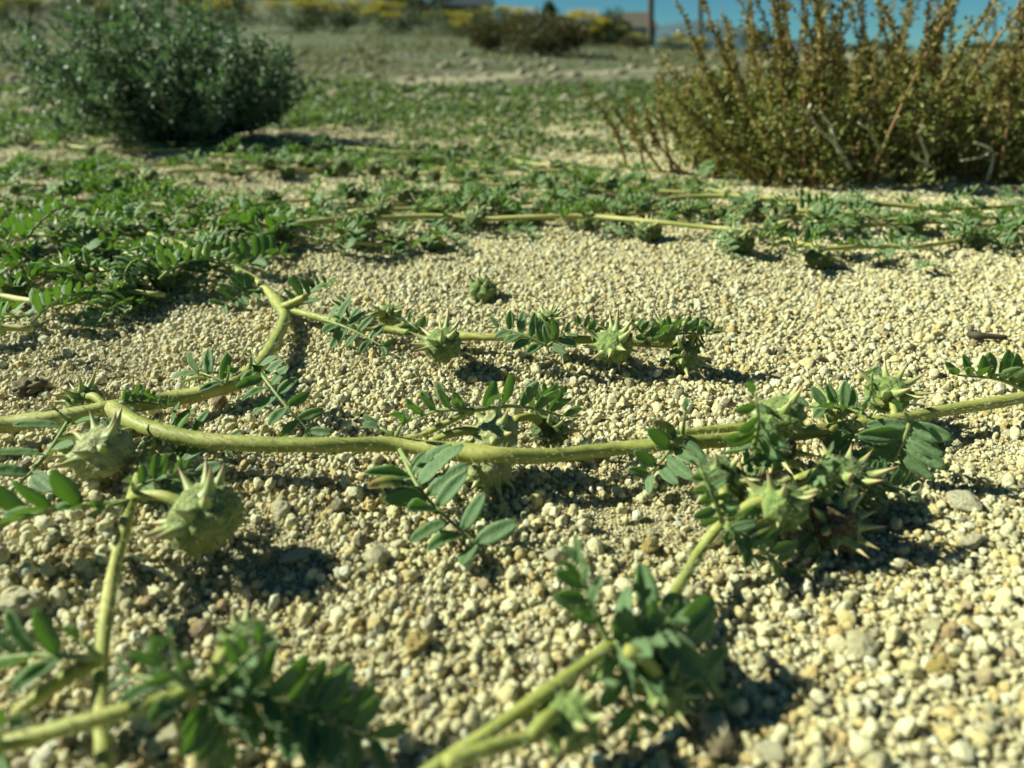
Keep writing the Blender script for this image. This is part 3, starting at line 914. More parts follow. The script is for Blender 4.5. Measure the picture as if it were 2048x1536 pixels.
add_leaf(v, P(1590, 985, 8), P(1650, 910, 16), 6, 58, (.4, -.8, .4), 50, 60, sweep=40)
add_leaf(v, P(1600, 990, 7), P(1740, 1000, 4), 6, 56, (0, -.4, .9), 10, 10)
add_leaf(v, P(1600, 1000, 7), P(1640, 1105, 2), 5, 62, (0, -.6, .8), 10, 10)
add_leaf(v, P(1700, 960, 7), P(1820, 985, 3), 5, 52, (0, -.4, .9), 10, 10)
add_leaf(v, P(1450, 1050, 9), P(1500, 1110, 5), 3, 66, (.1, -.8, .5), 40, 45)
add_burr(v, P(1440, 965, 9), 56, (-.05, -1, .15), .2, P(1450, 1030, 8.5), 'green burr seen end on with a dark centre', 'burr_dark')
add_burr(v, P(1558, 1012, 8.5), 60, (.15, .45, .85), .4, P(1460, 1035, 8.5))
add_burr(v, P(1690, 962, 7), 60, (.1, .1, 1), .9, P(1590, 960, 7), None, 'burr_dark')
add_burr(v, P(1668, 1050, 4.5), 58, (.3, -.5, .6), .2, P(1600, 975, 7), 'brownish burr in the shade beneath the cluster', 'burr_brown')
add_burr(v, P(1500, 985, 6), 42, (.2, -.4, .8), .2, P(1490, 1010, 7))

# ---- one stray burr and leaf bits on the open gravel
b0 = len(WM)
me, sp, hm = BURR[2]
def loose_burr(px, py, h, rad, axis, label):
    M = Matrix.Translation(P(px, py, h)) @ U.rotation_difference(Vector(axis).normalized()).to_matrix().to_4x4() @ Matrix.Scale(rad, 4)
    b = add('fallen_burr', me, None, M); tag(b, label, 'burr', 'burrs lying loose on the gravel')
    for d, L, r in sp:
        add('spine', SPINE, b, M @ Matrix.Translation(Vector((d.x, d.y, d.z * .86)) * .82) @ basis(d, U) @ Matrix.Diagonal((L * 1.1, r / .19, r / .19, 1)))
    h = add('hairs', hm, b, M); h['kind'] = 'stuff'
loose_burr(965, 580, 3.5, .0040, (.3, 0, 1), 'small single burr lying alone on the open gravel behind the thin branch')

# ------------------------------------------------------------------ MID VINES: traced runners with leaves and burrs
def mid_vine(label, trace, r, spacing, burr_p, leaf_mm, burrs=(), h=5.0, leaf_p=1.0, side_r=.0065):
    pts = [P(a, b, h + random.uniform(-1, 1)) for a, b in trace]
    c = spline(pts, .004)
    for q in c:
        q.z += .0015 * noise.noise(q * 40); q.y += .013 * noise.noise(Vector((q.x * 17, q.y * 17, 1)))
    v = thing('puncture_vine', (pts[0].x, pts[0].y, G(pts[0].x, pts[0].y)), label, 'vine', 'vines creeping over the gravel')
    V, F = tube_data(c, lambda u: r * (1 - .3 * u), 6)
    add('stem', mesh('stem', V, F, [MAT['stem_far']]), v)
    run = 0.0; s = 1
    for i in range(1, len(c)):
        run += (c[i] - c[i - 1]).length
        if run < spacing * .66: continue
        run = 0; s = -s
        t = (c[i] - c[i - 1]).normalized(); head = math.atan2(t.y, t.x)
        for sd in (s, -s):
            if random.random() > leaf_p: continue
            a = head + sd * random.uniform(.5, 1.5)
            pit = random.choice((random.uniform(-.05, .2), random.uniform(.0, .3), random.uniform(.2, .75)))
            L = leaf_mm * .001 * random.uniform(.5, 1.0)
            off = Vector((random.gauss(0, side_r), random.gauss(0, side_r), 0))
            p = c[i] + off
            if side_r: p.z = G(p.x, p.y) + random.uniform(.002, .007)
            M = Matrix.Translation(p) @ Matrix.Rotation(a, 4, 'Z') @ Matrix.Rotation(-pit, 4, 'Y') @ Matrix.Rotation(random.uniform(-.5, .5), 4, 'X') @ Matrix.Scale(L, 4)
            add('leaf', random.choice(MIDLEAF), v, M)
        if random.random() < burr_p:
            q = c[i] + Vector((random.uniform(-.006, .006), random.uniform(-.012, .004), 0)); q.z = G(q.x, q.y) + random.uniform(.004, .007)
            mid_burr(v, q, random.uniform(.0032, .0046))
    for px, py, rad in burrs:
        mid_burr(v, P(px, py, 3.8), rad * .00078)
    return v
def mid_burr(v, q, rad):
    M = Matrix.Translation(q) @ Matrix.Rotation(random.uniform(0, 6.28), 4, 'Z') @ Matrix.Rotation(random.uniform(-.7, .7), 4, 'X') @ Matrix.Scale(rad, 4)
    add('burr', random.choice(MIDBURR), v, M)

mid_vine('yellow runner lying straight across just behind the open gravel', [(470, 446), (620, 440), (800, 438), (950, 437), (1080, 434), (1180, 430), (1300, 440), (1400, 456), (1480, 470)], .0013, .013, .25, 18,
         ((925, 440, 4), (1300, 462, 6), (1170, 445, 4)), h=7.5, leaf_p=.6)
mid_vine('runner slanting toward the viewer at the far side of the open gravel with dark burrs', [(1440, 462), (1560, 482), (1660, 500), (1760, 490), (1880, 486), (2100, 480), (2400, 470)], .0010, .013, .35, 18,
         ((1482, 488, 6), (1640, 517, 6), (1550, 450, 6), (1945, 482, 6)))
mid_vine('yellow runner beside the pale gravel island behind the straight runner', [(520, 425), (640, 415), (760, 408), (860, 405), (980, 407), (1120, 402), (1260, 398)], .0011, .018, .25, 18)
mid_vine('pale runner reaching from the straight runner to the brown spiked bush', [(1180, 428), (1320, 424), (1480, 430), (1620, 436), (1780, 442), (2100, 444)], .0010, .013, .25, 18)
mid_vine('long bare runner stretched along the foot of the brown spiked bush', [(1280, 402), (1420, 398), (1600, 402), (1750, 404), (1900, 406), (2100, 402), (2400, 398)], .0013, .020, .2, 15, h=8, leaf_p=.6)
mid_vine('runner in front of the brown bush with leaves pointing toward it', [(1500, 420), (1640, 424), (1800, 425), (1950, 428), (2120, 425)], .0011, .018, .3, 17)
mid_vine('runner along the upper rim of the pale gravel island', [(215, 338), (360, 330), (500, 325), (640, 320), (780, 318), (900, 318)], .0011, .018, .3, 17)
mid_vine('runner dotted with small dark burrs behind the gravel island', [(330, 345), (500, 340), (660, 338), (820, 345), (980, 350), (1120, 352)], .0010, .018, .55, 15, ((470, 340, 6), (665, 340, 6), (820, 352, 5)))
mid_vine('leafy runner between the gravel island and the bare bank', [(880, 368), (1000, 372), (1120, 378), (1250, 385), (1400, 388)], .0010, .013, .3, 17)
mid_vine('faint runner in the band of green before the bush shadow', [(0, 285), (160, 292), (320, 300), (480, 300), (640, 303)], .0011, .020, .4, 16)
mid_vine('faint runner between the bush shadow and the brown bush', [(640, 305), (800, 300), (950, 312), (1100, 330), (1240, 345)], .0011, .020, .3, 17)
mid_vine('leafy runner along the lower rim of the pale gravel island', [(330, 425), (460, 415), (600, 400), (720, 390), (860, 385), (1000, 388)], .0010, .011, .3, 17)
mid_vine('tangled runner between the gravel island and the straight runner', [(700, 425), (850, 420), (1000, 418), (1150, 416), (1300, 412)], .0010, .011, .3, 17)
mid_vine('runner at the foot of the low sandy bank', [(860, 338), (980, 335), (1100, 342), (1240, 355), (1360, 365)], .0011, .013, .3, 16)
mid_vine('runner winding past the edge of the grey shrub shadow', [(420, 308), (560, 312), (700, 322), (860, 322), (1000, 325)], .0011, .013, .3, 16)
mid_vine('runner nearest the foot of the loose spiked weed', [(1080, 388), (1200, 380), (1320, 375), (1460, 385)], .0011, .012, .3, 16)
mid_vine('short leafy runner with three dark burrs behind the open gravel', [(600, 470), (690, 476), (780, 484), (880, 480)], .0009, .010, .1, 16, ((715, 480, 6), (790, 487, 6), (862, 484, 6)))
# dense mat at the left
for lab, tr, lf, sr in (
    ('runner at the back of the dense leaf mat below the grey shrub', [(-60, 340), (80, 335), (200, 345), (310, 365)], 17, .012),
    ('runner in the dense leaf mat level with the pale gravel island', [(-60, 372), (90, 370), (210, 372), (330, 385)], 18, .012),
    ('runner through the thick of the leaf mat with glossy leaves', [(-60, 405), (80, 400), (210, 398), (340, 405), (460, 408)], 18, .012),
    ('runner in the leaf mat touching the end of the straight runner', [(-60, 440), (100, 435), (240, 432), (380, 436), (520, 450)], 19, .011),
    ('runner in the leaf mat with burrs half hidden by leaves', [(-60, 478), (90, 470), (230, 468), (360, 470), (520, 480)], 20, .010),
    ('leafy runner in front of the burr runner in the dense mat', [(-60, 530), (80, 528), (200, 540), (300, 565)], 20, .009),
    ('runner in the mat ending where the big runner goes under', [(180, 478), (270, 476), (350, 478), (400, 476)], 18, .008),
    ('frontmost leafy runner of the dense mat behind the first fork', [(-60, 505), (100, 505), (220, 510), (310, 522), (350, 545)], 20, .009)):
    mid_vine(lab, tr, .0011, .0068, .35, lf, side_r=sr)
mid_vine('short leafy runner with a spiny burr at the edge beside the first fork', [(-80, 590), (10, 585), (110, 590), (230, 578), (320, 590)], .0011, .013, .2, 20, ((38, 582, 6.2), (268, 580, 5.5), (330, 562, 5)))
mid_vine('few dark leaves of a runner lying at the edge on bare soil', [(-140, 660), (-60, 655), (20, 652), (60, 655)], .0012, .014, .0, 19)
# ------------------------------------------------------------------ PEBBLES AND TWIG
def pebble_mat(name, c1, c2, rough):
    m, n, l, b, o = mat(name)
    c = tc(n).outputs['Object']
    n1 = noise_tex(n, l, c, 2.0, 5, .65)
    r = ramp(n, [(.35, c1), (.65, c2)]); l.new(n1, r.inputs[0])
    sp = ramp(n, [(.64, (0, 0, 0)), (.69, (1, 1, 1))]); l.new(noise_tex(n, l, c, 6, 2), sp.inputs[0])
    l.new(mixc(n, l, math_node(n, l, 'MULTIPLY', sp.outputs[0], .8), r.outputs[0], (.05, .045, .03)), b.inputs['Base Color'])
    b.inputs['Roughness'].default_value = rough
    bump(n, l, noise_tex(n, l, c, 6, 6, .7), .7, .10, b)
    return m
PM = {'white': pebble_mat('pale_quartz', (.72, .65, .36), (.86, .81, .52), .45), 'gold': pebble_mat('golden_quartz', (.55, .40, .11), (.72, .58, .22), .4),
      'grey': pebble_mat('dull_quartz', (.66, .60, .38), (.80, .75, .50), .6), 'brown': pebble_mat('brown_stone', (.20, .16, .08), (.40, .33, .18), .8)}
def pebble(px, py, rpx, kind, k, label, flat=.8, longx=1.0):
    q = P(px, py, 1.0); r = (.62 if kind == 'grey' else .72) * rpx * (q - Vector((0, 0, CAMZ))).length / FPX
    me = grain_mesh(200 + k, 4, (0, 2, 1, 0)[k % 4]); me.name = 'pebble'; me.materials.clear(); me.materials.append(PM[kind])
    z = G(q.x, q.y) + r * .62
    M = Matrix.Translation((q.x, q.y, z)) @ Matrix.Rotation(k * 1.3, 4, 'Z') @ Matrix.Diagonal((r * 1.1 * longx, r * 1.1, r * 1.2 * flat, 1))
    tag(add('pebble', me, None, M), label, 'pebble', 'larger pebbles among the grains')
for a in ((835, 1285, 38, 'gold', 1, 'rounded golden pebble alone below the middle of the gravel', .85, 1.1),
          (752, 1112, 38, 'white', 2, 'broad whitish pebble with a flat face left of the dangling leaf', .8, 1.15),
          (1722, 1295, 40, 'white', 3, 'bright white rounded pebble on the sunny gravel', .95, 1.0),
          (1885, 1332, 30, 'gold', 5, 'orange pebble near the bright white pebble', .75, 1.2),
          (1430, 1452, 46, 'white', 6, 'long pale pebble beside the dark leaf tuft', .7, 1.3),
          (1545, 1500, 40, 'grey', 7, 'rounded grey pebble at the lower edge beside the leaf tuft', .9, 1.0),
          (1440, 1490, 40, 'brown', 8, 'dark grey pebble touching the lower edge under the long pale pebble', .9, 1.1),
          (1945, 1085, 34, 'grey', 10, 'rough grey crumbly pebble at the end of the cluster shadow', .8, 1.1),
          (1925, 1005, 36, 'grey', 11, 'smooth half shaded pebble above the crumbly one', .7, 1.3),
          (1108, 1108, 28, 'grey', 12, 'grey pebble in the shade of the dangling leaf', .8, 1.1),
          (60, 780, 34, 'brown', 13, 'dark brown stone at the edge above the first runner', .8, 1.1),
          (598, 1108, 34, 'grey', 15, 'long grey pebble in the shadow of the big burr', .6, 1.5),
          (560, 1018, 30, 'white', 16, 'lumpy pale pebble between the big burr and the crossing stem', .85, 1.1),
          (45, 1215, 48, 'white', 17, 'cracked cream pebble at the edge beside the straight runner', .8, 1.0),
          (330, 1478, 40, 'white', 18, 'pale pebble under the blurred runner at the lower edge', .85, 1.0),
          (1300, 1090, 26, 'gold', 20, 'small rust coloured pebble on the bare fine soil', .8, 1.2)):
    pebble(*a)
MAT['twig'] = make_plain('dry_twig', [(.3, (.035, .03, .02)), (.7, (.11, .085, .05))], 300, .8, .4, .0004)
tp = [P(1938, 668, 1.8), P(1960, 671, 2.2), P(1985, 673, 1.9), P(2012, 675, 1.6)]
V, F = tube_data(spline(tp, .0008), lambda u: .00075 * (1.15 - .3 * u) * (1 + .5 * math.exp(-((u - .25) / .06) ** 2)), 8, .3)
tag(add('dry_twig', mesh('dry_twig', V, F, [MAT['twig']])), 'short dark dry twig lying on the open gravel', 'twig')

# ------------------------------------------------------------------ leaf clouds
def leaf_cloud(name, pos, dirs, length, width, mats, parent=None, fold=.25, mi=None):
    """many small folded leaves: each has a base, two shoulders and a tip"""
    pos = np.asarray(pos, float); d = np.asarray(dirs, float)
    d = d / np.maximum(1e-9, np.linalg.norm(d, axis=1))[:, None]
    n = len(pos)
    rnd = rng.normal(0, 1, (n, 3)); rnd[:, 2] += .9
    s = np.cross(d, rnd); s /= np.maximum(1e-9, np.linalg.norm(s, axis=1))[:, None]
    u = np.cross(s, d)
    L = np.broadcast_to(np.asarray(length, float), (n,))[:, None]; W = np.broadcast_to(np.asarray(width, float), (n,))[:, None]
    a = pos; t = pos + d * L + u * L * rng.uniform(-.15, .1, (n, 1))
    m = pos + d * L * .45
    l_ = m + s * W * .5 + u * W * fold; r_ = m - s * W * .5 + u * W * fold
    V = np.stack([a, l_, t, r_], 1).reshape(-1, 3)
    me = bpy.data.meshes.new(name)
    me.vertices.add(4 * n); me.vertices.foreach_set('co', V.astype(np.float32).ravel())
    b = (np.arange(n) * 4)[:, None]
    tri = np.concatenate([b + [0, 2, 1], b + [0, 3, 2]], 1).reshape(-1)
    me.loops.add(6 * n); me.loops.foreach_set('vertex_index', tri.astype(np.int32))
    me.polygons.add(2 * n)
    me.polygons.foreach_set('loop_start', (np.arange(2 * n) * 3).astype(np.int32))
    for k in mats: me.materials.append(k)
    if mi is not None: me.polygons.foreach_set('material_index', np.repeat(mi, 2).astype(np.int32))
    me.update(); me.validate()
    return add(name, me, parent)

MAT['shrub_leaf'] = make_foliage('grey_green_leaf', [(.2, (.045, .08, .042)), (.5, (.10, .155, .085)), (.8, (.21, .28, .18))], (.14, .26, .08), .22, 60, .6)
MAT['shrub_stem'] = make_plain('shrub_stem', [(.3, (.10, .10, .045)), (.7, (.24, .21, .10))], 120, .8, 0)
MAT['spike'] = make_foliage('brown_bract', [(.2, (.125, .128, .024)), (.5, (.212, .197, .048)), (.8, (.335, .26, .085))], (.28, .22, .04), .25, 70, .6)
MAT['pig_leaf'] = make_foliage('yellow_green_leaf', [(.2, (.09, .115, .024)), (.5, (.175, .19, .047)), (.8, (.31, .31, .105))], (.30, .34, .05), .3, 60, .55)
MAT['pig_stem'] = make_plain('pale_dry_stem', [(.3, (.50, .45, .27)), (.7, (.74, .69, .48))], 90, .7, 0)
MAT['red_stem'] = make_plain('reddish_stem', [(.3, (.16, .09, .035)), (.7, (.30, .18, .07))], 90, .7, 0)

def gray_shrub():
    base = P(372, 284, 0)
    sh = thing('shrub', base, 'dense grey-green shrub with a long dark shadow behind the leaf mat', 'shrub')
    pos, dirs, ln = [], [], []
    rs = random.Random(5)
    for i in range(85):
        a = rs.uniform(0, 6.283); out = rs.uniform(.1, 1.08) ** .7
        top = base + Vector((math.cos(a) * .106 * out - .008, math.sin(a) * .10 * out, .089 * (1 - .45 * out ** 2.2) * rs.uniform(.62, 1.12)))
        if i < 5: top = base + Vector((-.125 + .008 * i, rs.uniform(-.03, .03), .080 - .018 * i))
        mid = base.lerp(top, .5) + Vector((math.cos(a) * .02 * out, math.sin(a) * .02 * out, -.008))
        c = spline([base + Vector((rs.gauss(0, .006), rs.gauss(0, .006), 0)), mid, top], .004)
        if i % 2 == 0:
            V, F = tube_data(c, lambda u: .0012 * (1 - .7 * u), 5)
            add('stem', mesh('stem', V, F, [MAT['shrub_stem']]), sh)
        n = len(c)
        for k in range(int(n * .18), n):
            for _ in range(3):
                if rs.random() < .15: continue
                d = Vector((rs.gauss(0, .8), rs.gauss(0, .8), rs.gauss(.9, .6))).normalized()
                tw = rs.uniform(.006, .028) * (1 - .5 * k / n)
                m = max(2, int(tw / .0019))
                for j in range(m):
                    q = c[k] + d * tw * (j + 1) / m
                    if q.z < base.z + .004: continue
                    e = Vector((rs.gauss(0, .8), rs.gauss(0, .8), rs.gauss(.2, .6))) + d * .8
                    pos.append(q); dirs.append(e); ln.append(rs.uniform(.0026, .0060))
    ln = np.array(ln)
    leaf_cloud('foliage', pos, dirs, ln, ln * .62, [MAT['shrub_leaf']], sh)
gray_shrub()

def spiky_plant(label, base, w0, w1, depth, hmin, hmax, nspike, seed, lean=0.0, lower=1.0, extra=(), slope=1.0):
    rs = random.Random(seed)
    sh = thing('pigweed_plant', base, label, 'plant', 'brown spiked weeds')
    lp, ld, ll = [], [], []
    def one(root, top, thick, dens=1.0):
        mid = root.lerp(top, .5) + Vector((rs.gauss(0, .006), rs.gauss(0, .006), 0))
        c = spline([root, mid, top], .0016)
        V, F = tube_data(c[::2], lambda u: thick * (1 - .75 * u), 5)
        st = add('stem', mesh('stem', V, F, [MAT['red_stem']]), sh)
        bp, bd, bl = [], [], []
        n = len(c)
        H = (top - root).length
        for k in range(n):
            u = k / n
            t = (c[min(k + 1, n - 1)] - c[max(k - 1, 0)]).normalized()
            o = t.orthogonal().normalized()
            if u > .35:
                for _ in range(6 if noise.noise(Vector((k * .35, root.x * 900, root.y * 700))) > -.1 else 2):
                    dd = o.copy(); dd.rotate(Quaternion(t, rs.uniform(0, 6.283)))
                    bp.append(c[k] + dd * .0003); bd.append(dd * 1.0 + t * rs.uniform(.1, 1.0)); bl.append(rs.uniform(.0022, .0048) * (1.3 - .75 * u))
                if rs.random() < .10 and u < .9:           # short side spikes
                    dd = o.copy(); dd.rotate(Quaternion(t, rs.uniform(0, 6.283)))
                    dd = (dd * .8 + t).normalized(); sl = rs.uniform(.006, .018)
                    for j in range(int(sl / .0009)):
                        q = c[k] + dd * j * .0009
                        ee = Vector((rs.gauss(0, 1), rs.gauss(0, 1), rs.gauss(.3, 1)))
                        bp.append(q); bd.append(ee + dd); bl.append(rs.uniform(.0018, .0036))
            if c[k].z < .052 * rs.uniform(.6, 1.15) and rs.random() < .85 * lower * dens:
                dd = o.copy(); dd.rotate(Quaternion(t, rs.uniform(0, 6.283)))
                tw = rs.uniform(.004, .024)
                for j in range(max(2, int(tw / .0021))):
                    q = c[k] + dd * tw * (j + 1) / max(2, int(tw / .0021)) + Vector((0, 0, rs.uniform(-.002, .004)))
                    if q.z < base.z + .002: continue
                    lp.append(q); ld.append(Vector((rs.gauss(0, 1), rs.gauss(0, 1), rs.gauss(.3, .8)))); ll.append(rs.uniform(.0020, .0048))
        bl = np.array(bl)
        leaf_cloud('flower_spike', bp, bd, bl, bl * .55, [MAT['spike']], st)
    for i in range(nspike):
        fx = rs.uniform(w0, w1); fy = rs.uniform(0, depth)
        root = Vector((base.x + fx * .62 , base.y + fy * .8, 0)); root.z = G(root.x, root.y) + .001
        tt = (fx - w0) / (w1 - w0)
        h = rs.uniform(hmin, hmax) if i % 3 == 0 else rs.uniform(.03, .072)
        h *= slope + (1 - slope) * tt
        top = Vector((base.x + fx + (lean + (tt - .5) * .5) * h + rs.gauss(0, .016), base.y + fy + rs.gauss(0, .01), root.z + h))
        one(root, top, .0011)
    for r_, t_ in extra:
        one(r_, t_, .0011, .12)
    ll = np.array(ll)
    leaf_cloud('foliage', lp, ld, ll, ll * .42, [MAT['pig_leaf']], sh)
    return sh
b1 = P(1450, 362, 0)
ext = []
for (a, b), (c_, d_) in (((1255, 335), (1168, 178)), ((1290, 342), (1215, 205)), ((1325, 345), (1255, 190)), ((1345, 340), (1312, 150)), ((1370, 350), (1290, 215)), ((1400, 350), (1345, 165))):
    r_ = P(a, b, 1); t_ = PD(c_, d_, r_.y - .01); ext.append((r_, t_))
spiky_plant('loose brown spiked weed with thin spikes leaning out over bare ground', b1, -.008, .062, .10, .085, .12, 54, 1, -.22, 1, ext, .55)
b2 = P(1680, 385, 0)
p2 = spiky_plant('tall brown spiked weed with twisted cream stems showing in its middle', b2, -.055, .065, .11, .085, .128, 80, 2, -.08)
b3 = P(1960, 380, 0)
p3 = spiky_plant('dense brown spiked weed with a dark hollow and pale stems cut by the picture edge', b3, -.055, .11, .13, .085, .125, 90, 3, -.03)
def pale_stem(plant, pix, dist, r):
    V, F = tube_data(spline([PD(a, b, dist) for a, b in pix], .002), lambda u: r * (1.1 - .5 * u), 7, .2)
    o = add('pale_stem', mesh('pale_stem', V, F, [MAT['pig_stem']]), plant)
for pix, r in (([(1700, 340), (1672, 290), (1640, 262), (1618, 225), (1622, 208)], .0017), ([(1672, 290), (1660, 250), (1640, 225)], .0013), ([(1760, 300), (1740, 262), (1715, 245)], .0012),
               ([(1850, 345), (1852, 310), (1838, 270), (1842, 245)], .0016), ([(1850, 325), (1830, 315), (1822, 300)], .0012)):
    pale_stem(p2, pix, b2.y + .006, r * .7)
for pix, r in (([(1975, 360), (1985, 320), (1982, 300), (1950, 285)], .0014), ([(1982, 305), (1960, 315), (1920, 322)], .0012)):
    pale_stem(p3, pix, b3.y + .004, r * .7)

# ------------------------------------------------------------------ LOW GREEN COVER AND DRY GRASS (stuff)
MAT['cover'] = make_foliage('low_weed_leaf', [(.2, (.03, .055, .02)), (.5, (.07, .11, .042)), (.8, (.19, .22, .10))], (.18, .30, .05), .28, 12, .55)
MAT['dry'] = make_foliage('dry_grass_blade', [(.2, (.05, .075, .026)), (.5, (.105, .13, .05)), (.8, (.23, .23, .11))], (.25, .26, .08), .25, 2, .7)
def patchy(n, y0, y1, fx, f):
    y = np.exp(rng.uniform(math.log(y0), math.log(y1), n)); x = rng.uniform(-1, 1, n) * fx * y
    v = np.sin(x * f + 1.7 * np.sin(y * f * .7)) * np.sin(y * f * 1.3 + 1.1 * np.sin(x * f * .8)) + .35 * np.sin(x * f * 3.3 + 2) * np.sin(y * f * 2.9)
    return x, y, v
x, y, v_ = patchy(70000, .48, 2.4, 1.0, 5.0)
sel = (v_ > -.30 + .55 * np.clip((.75 - y) / .25, 0, 1)) & ~((np.abs(x + .19) < .10) & (np.abs(y - .63) < .05)) & ~((x < -.35 * y) & (y > .85)) & (y < 1.75 + .5 * x)
x, y = x[sel], y[sel]
x2, y2, v2 = patchy(26000, .55, 1.5, .8, 13.0)
s2 = (v2 > .05) & ~((np.abs(x2 + .19) < .10) & (np.abs(y2 - .63) < .05))
x, y = np.concatenate([x, x2[s2]]), np.concatenate([y, y2[s2]])
n_ = len(x)
hmp = np.clip(np.sin(x * 23 + 2 * np.sin(y * 17)) * np.sin(y * 29 + 1.5 * np.sin(x * 19)), 0, 1)
cl = np.stack([x, y, gz(x, y) + rng.uniform(.001, .008, n_) + hmp * rng.uniform(0, .016, n_) * np.clip(y, .6, 1.5)], 1)
ln = rng.uniform(.005, .012, n_) * np.clip(y, .7, 1.6)
o = leaf_cloud('low_weeds', cl, np.stack([rng.normal(0, 1, n_), rng.normal(0, 1, n_), rng.normal(.25, .35, n_)], 1), ln, ln * .5, [MAT['cover']])
tag(o, 'low green weeds matting the ground between the shrub and the brown bush', None, None, 'stuff')
x, y, v_ = patchy(46000, 1.9, 22, .85, 1.1)
sel = v_ > -.15 + 2.5 * (np.abs(y - 2.55 - 1.9 * x) < .5)
x, y = x[sel], y[sel]; n_ = len(x)
ln = rng.uniform(.010, .032, n_) * np.clip(y / 3, .7, 2.6)
o = leaf_cloud('dry_grass', np.stack([x, y, gz(x, y) - .003], 1), np.stack([rng.normal(0, .6, n_), rng.normal(0, .6, n_), rng.uniform(.35, 1, n_)], 1), ln, ln * .22, [MAT['dry']])
tag(o, 'sparse dry grass and weeds on the rising ground', None, None, 'stuff')

def clods():
    V, F = [], []
    x, y, v_ = patchy(1500, .9, 14, .8, 1.7)
    for a, b in zip(x, y):
        r = random.uniform(.002, .006) * min(4.5, .6 + b * .55) * random.choice((1, 1, 1, 1.8))
        bm = bmesh.new(); bmesh.ops.create_icosphere(bm, subdivisions=1, radius=1)
        o_ = Vector((a * 31, b * 17, 0)); b0 = len(V); z = G(a, b)
        for q in bm.verts:
            d = q.co * (1 + .5 * noise.noise(q.co * 1.4 + o_))
            V.append((a + d.x * r * 1.3, b + d.y * r, z + d.z * r * .7 + r * .2))
        bm.verts.index_update()
        F += [tuple(b0 + q.index for q in f.verts) for f in bm.faces]; bm.free()
    m = make_plain('dry_clod', [(.3, (.14, .12, .075)), (.7, (.38, .34, .23))], 14, .9, 0)
    tag(add('clods', mesh('clods', V, F, [m])), 'small stones and dry clods strewn over the far dirt', None, None, 'stuff')
clods()

# ------------------------------------------------------------------ BACKGROUND SHRUBS
MAT['brush'] = make_foliage('brush_leaf', [(.2, (.018, .034, .013)), (.5, (.04, .062, .024)), (.8, (.085, .11, .05))], (.12, .18, .04), .2, .8, .6)
MAT['brown_brush'] = make_foliage('brown_brush_leaf', [(.2, (.03, .032, .008)), (.5, (.065, .06, .016)), (.8, (.12, .10, .03))], (.14, .13, .03), .2, .8, .6)
MAT['bloom'] = make_foliage('yellow_bloom', [(.2, (.30, .24, .015)), (.5, (.50, .40, .02)), (.8, (.66, .55, .05))], (.5, .42, .03), .3, .8, .6)
def bush(name, label, cat, group, px, row_base, row_top, wpx, dist, seed, leafmat, bloom=.0, nleaf=900, cone=False):
    rs = np.random.default_rng(seed)
    d = ray(px, row_base); X = d.x / d.y * dist
    zb = G(X, dist)
    top = PD(px, row_top, dist).z
    H = max(.15, top - zb); W = wpx / FPX * dist * .5
    sh = thing(name, (X, dist, zb), label, cat, group)
    # stems
    V, F = [], []
    for i in range(7 if not cone else 1):
        a = rs.uniform(0, 6.28); e = Vector((X + math.cos(a) * W * .55 * (not cone), dist + math.sin(a) * W * .4 * (not cone), zb + H * .7))
        c = spline([Vector((X, dist, zb - .02)), Vector((X, dist, zb)).lerp(e, .5) + Vector((0, 0, -H * .05)), e], H / 6)
        v1, f1 = tube_data(c, lambda u: H * .025 * (1 - .6 * u), 5)
        b0 = len(V); V += v1; F += [tuple(b0 + q for q in f) for f in f1]
    add('trunk', mesh('trunk', V, F, [MAT['shrub_stem']]), sh)
    # clumped crown
    nc = 26
    cc = rs.normal(0, 1, (nc, 3)); cc /= np.linalg.norm(cc, axis=1)[:, None]
    cc *= rs.uniform(.45, 1, (nc, 1)) ** .5
    cz = cc[:, 2] * .42 + .5
    wz = (1.05 - cz) if cone else np.ones(nc)
    C = np.stack([X + cc[:, 0] * W * .85 * wz, dist + cc[:, 1] * W * .7 * wz, zb + H * cz * .95], 1)
    k = rs.integers(0, nc, nleaf)
    off = rs.normal(0, 1, (nleaf, 3)); off /= np.linalg.norm(off, axis=1)[:, None]
    off *= (rs.uniform(0, 1, (nleaf, 1)) ** .4) * np.array([W * .30, W * .30, H * .20])
    pos = C[k] + off
    pos[:, 2] = np.maximum(pos[:, 2], zb + .02 * H)
    dr = off / np.array([W, W, H]) * 2 + rs.normal(0, .35, (nleaf, 3)); dr[:, 2] += .3
    ln = rs.uniform(.05, .13, nleaf) * max(H, W) * (.72 if nleaf > 2000 else 1)
    leaf_cloud('crown', pos, dr, ln, ln * .45, [leafmat], sh)
    if bloom:
        nb = int(nleaf * bloom)
        up = C[C[:, 2] > zb + H * .42][:5]
        k = rs.integers(0, len(up), nb)
        off = rs.normal(0, 1, (nb, 3)) * np.array([W * .15, W * .15, H * .045]); 
        pos = up[k] + off; pos[:, 2] += H * .15
        ln = rs.uniform(.04, .08, nb) * H
        leaf_cloud('blossom', pos, rs.normal(0, .6, (nb, 3)) + np.array([0, 0, .8]), ln, ln * .7, [MAT['bloom']], sh)
    return sh
GY = 'yellow flowering brush along the bank'
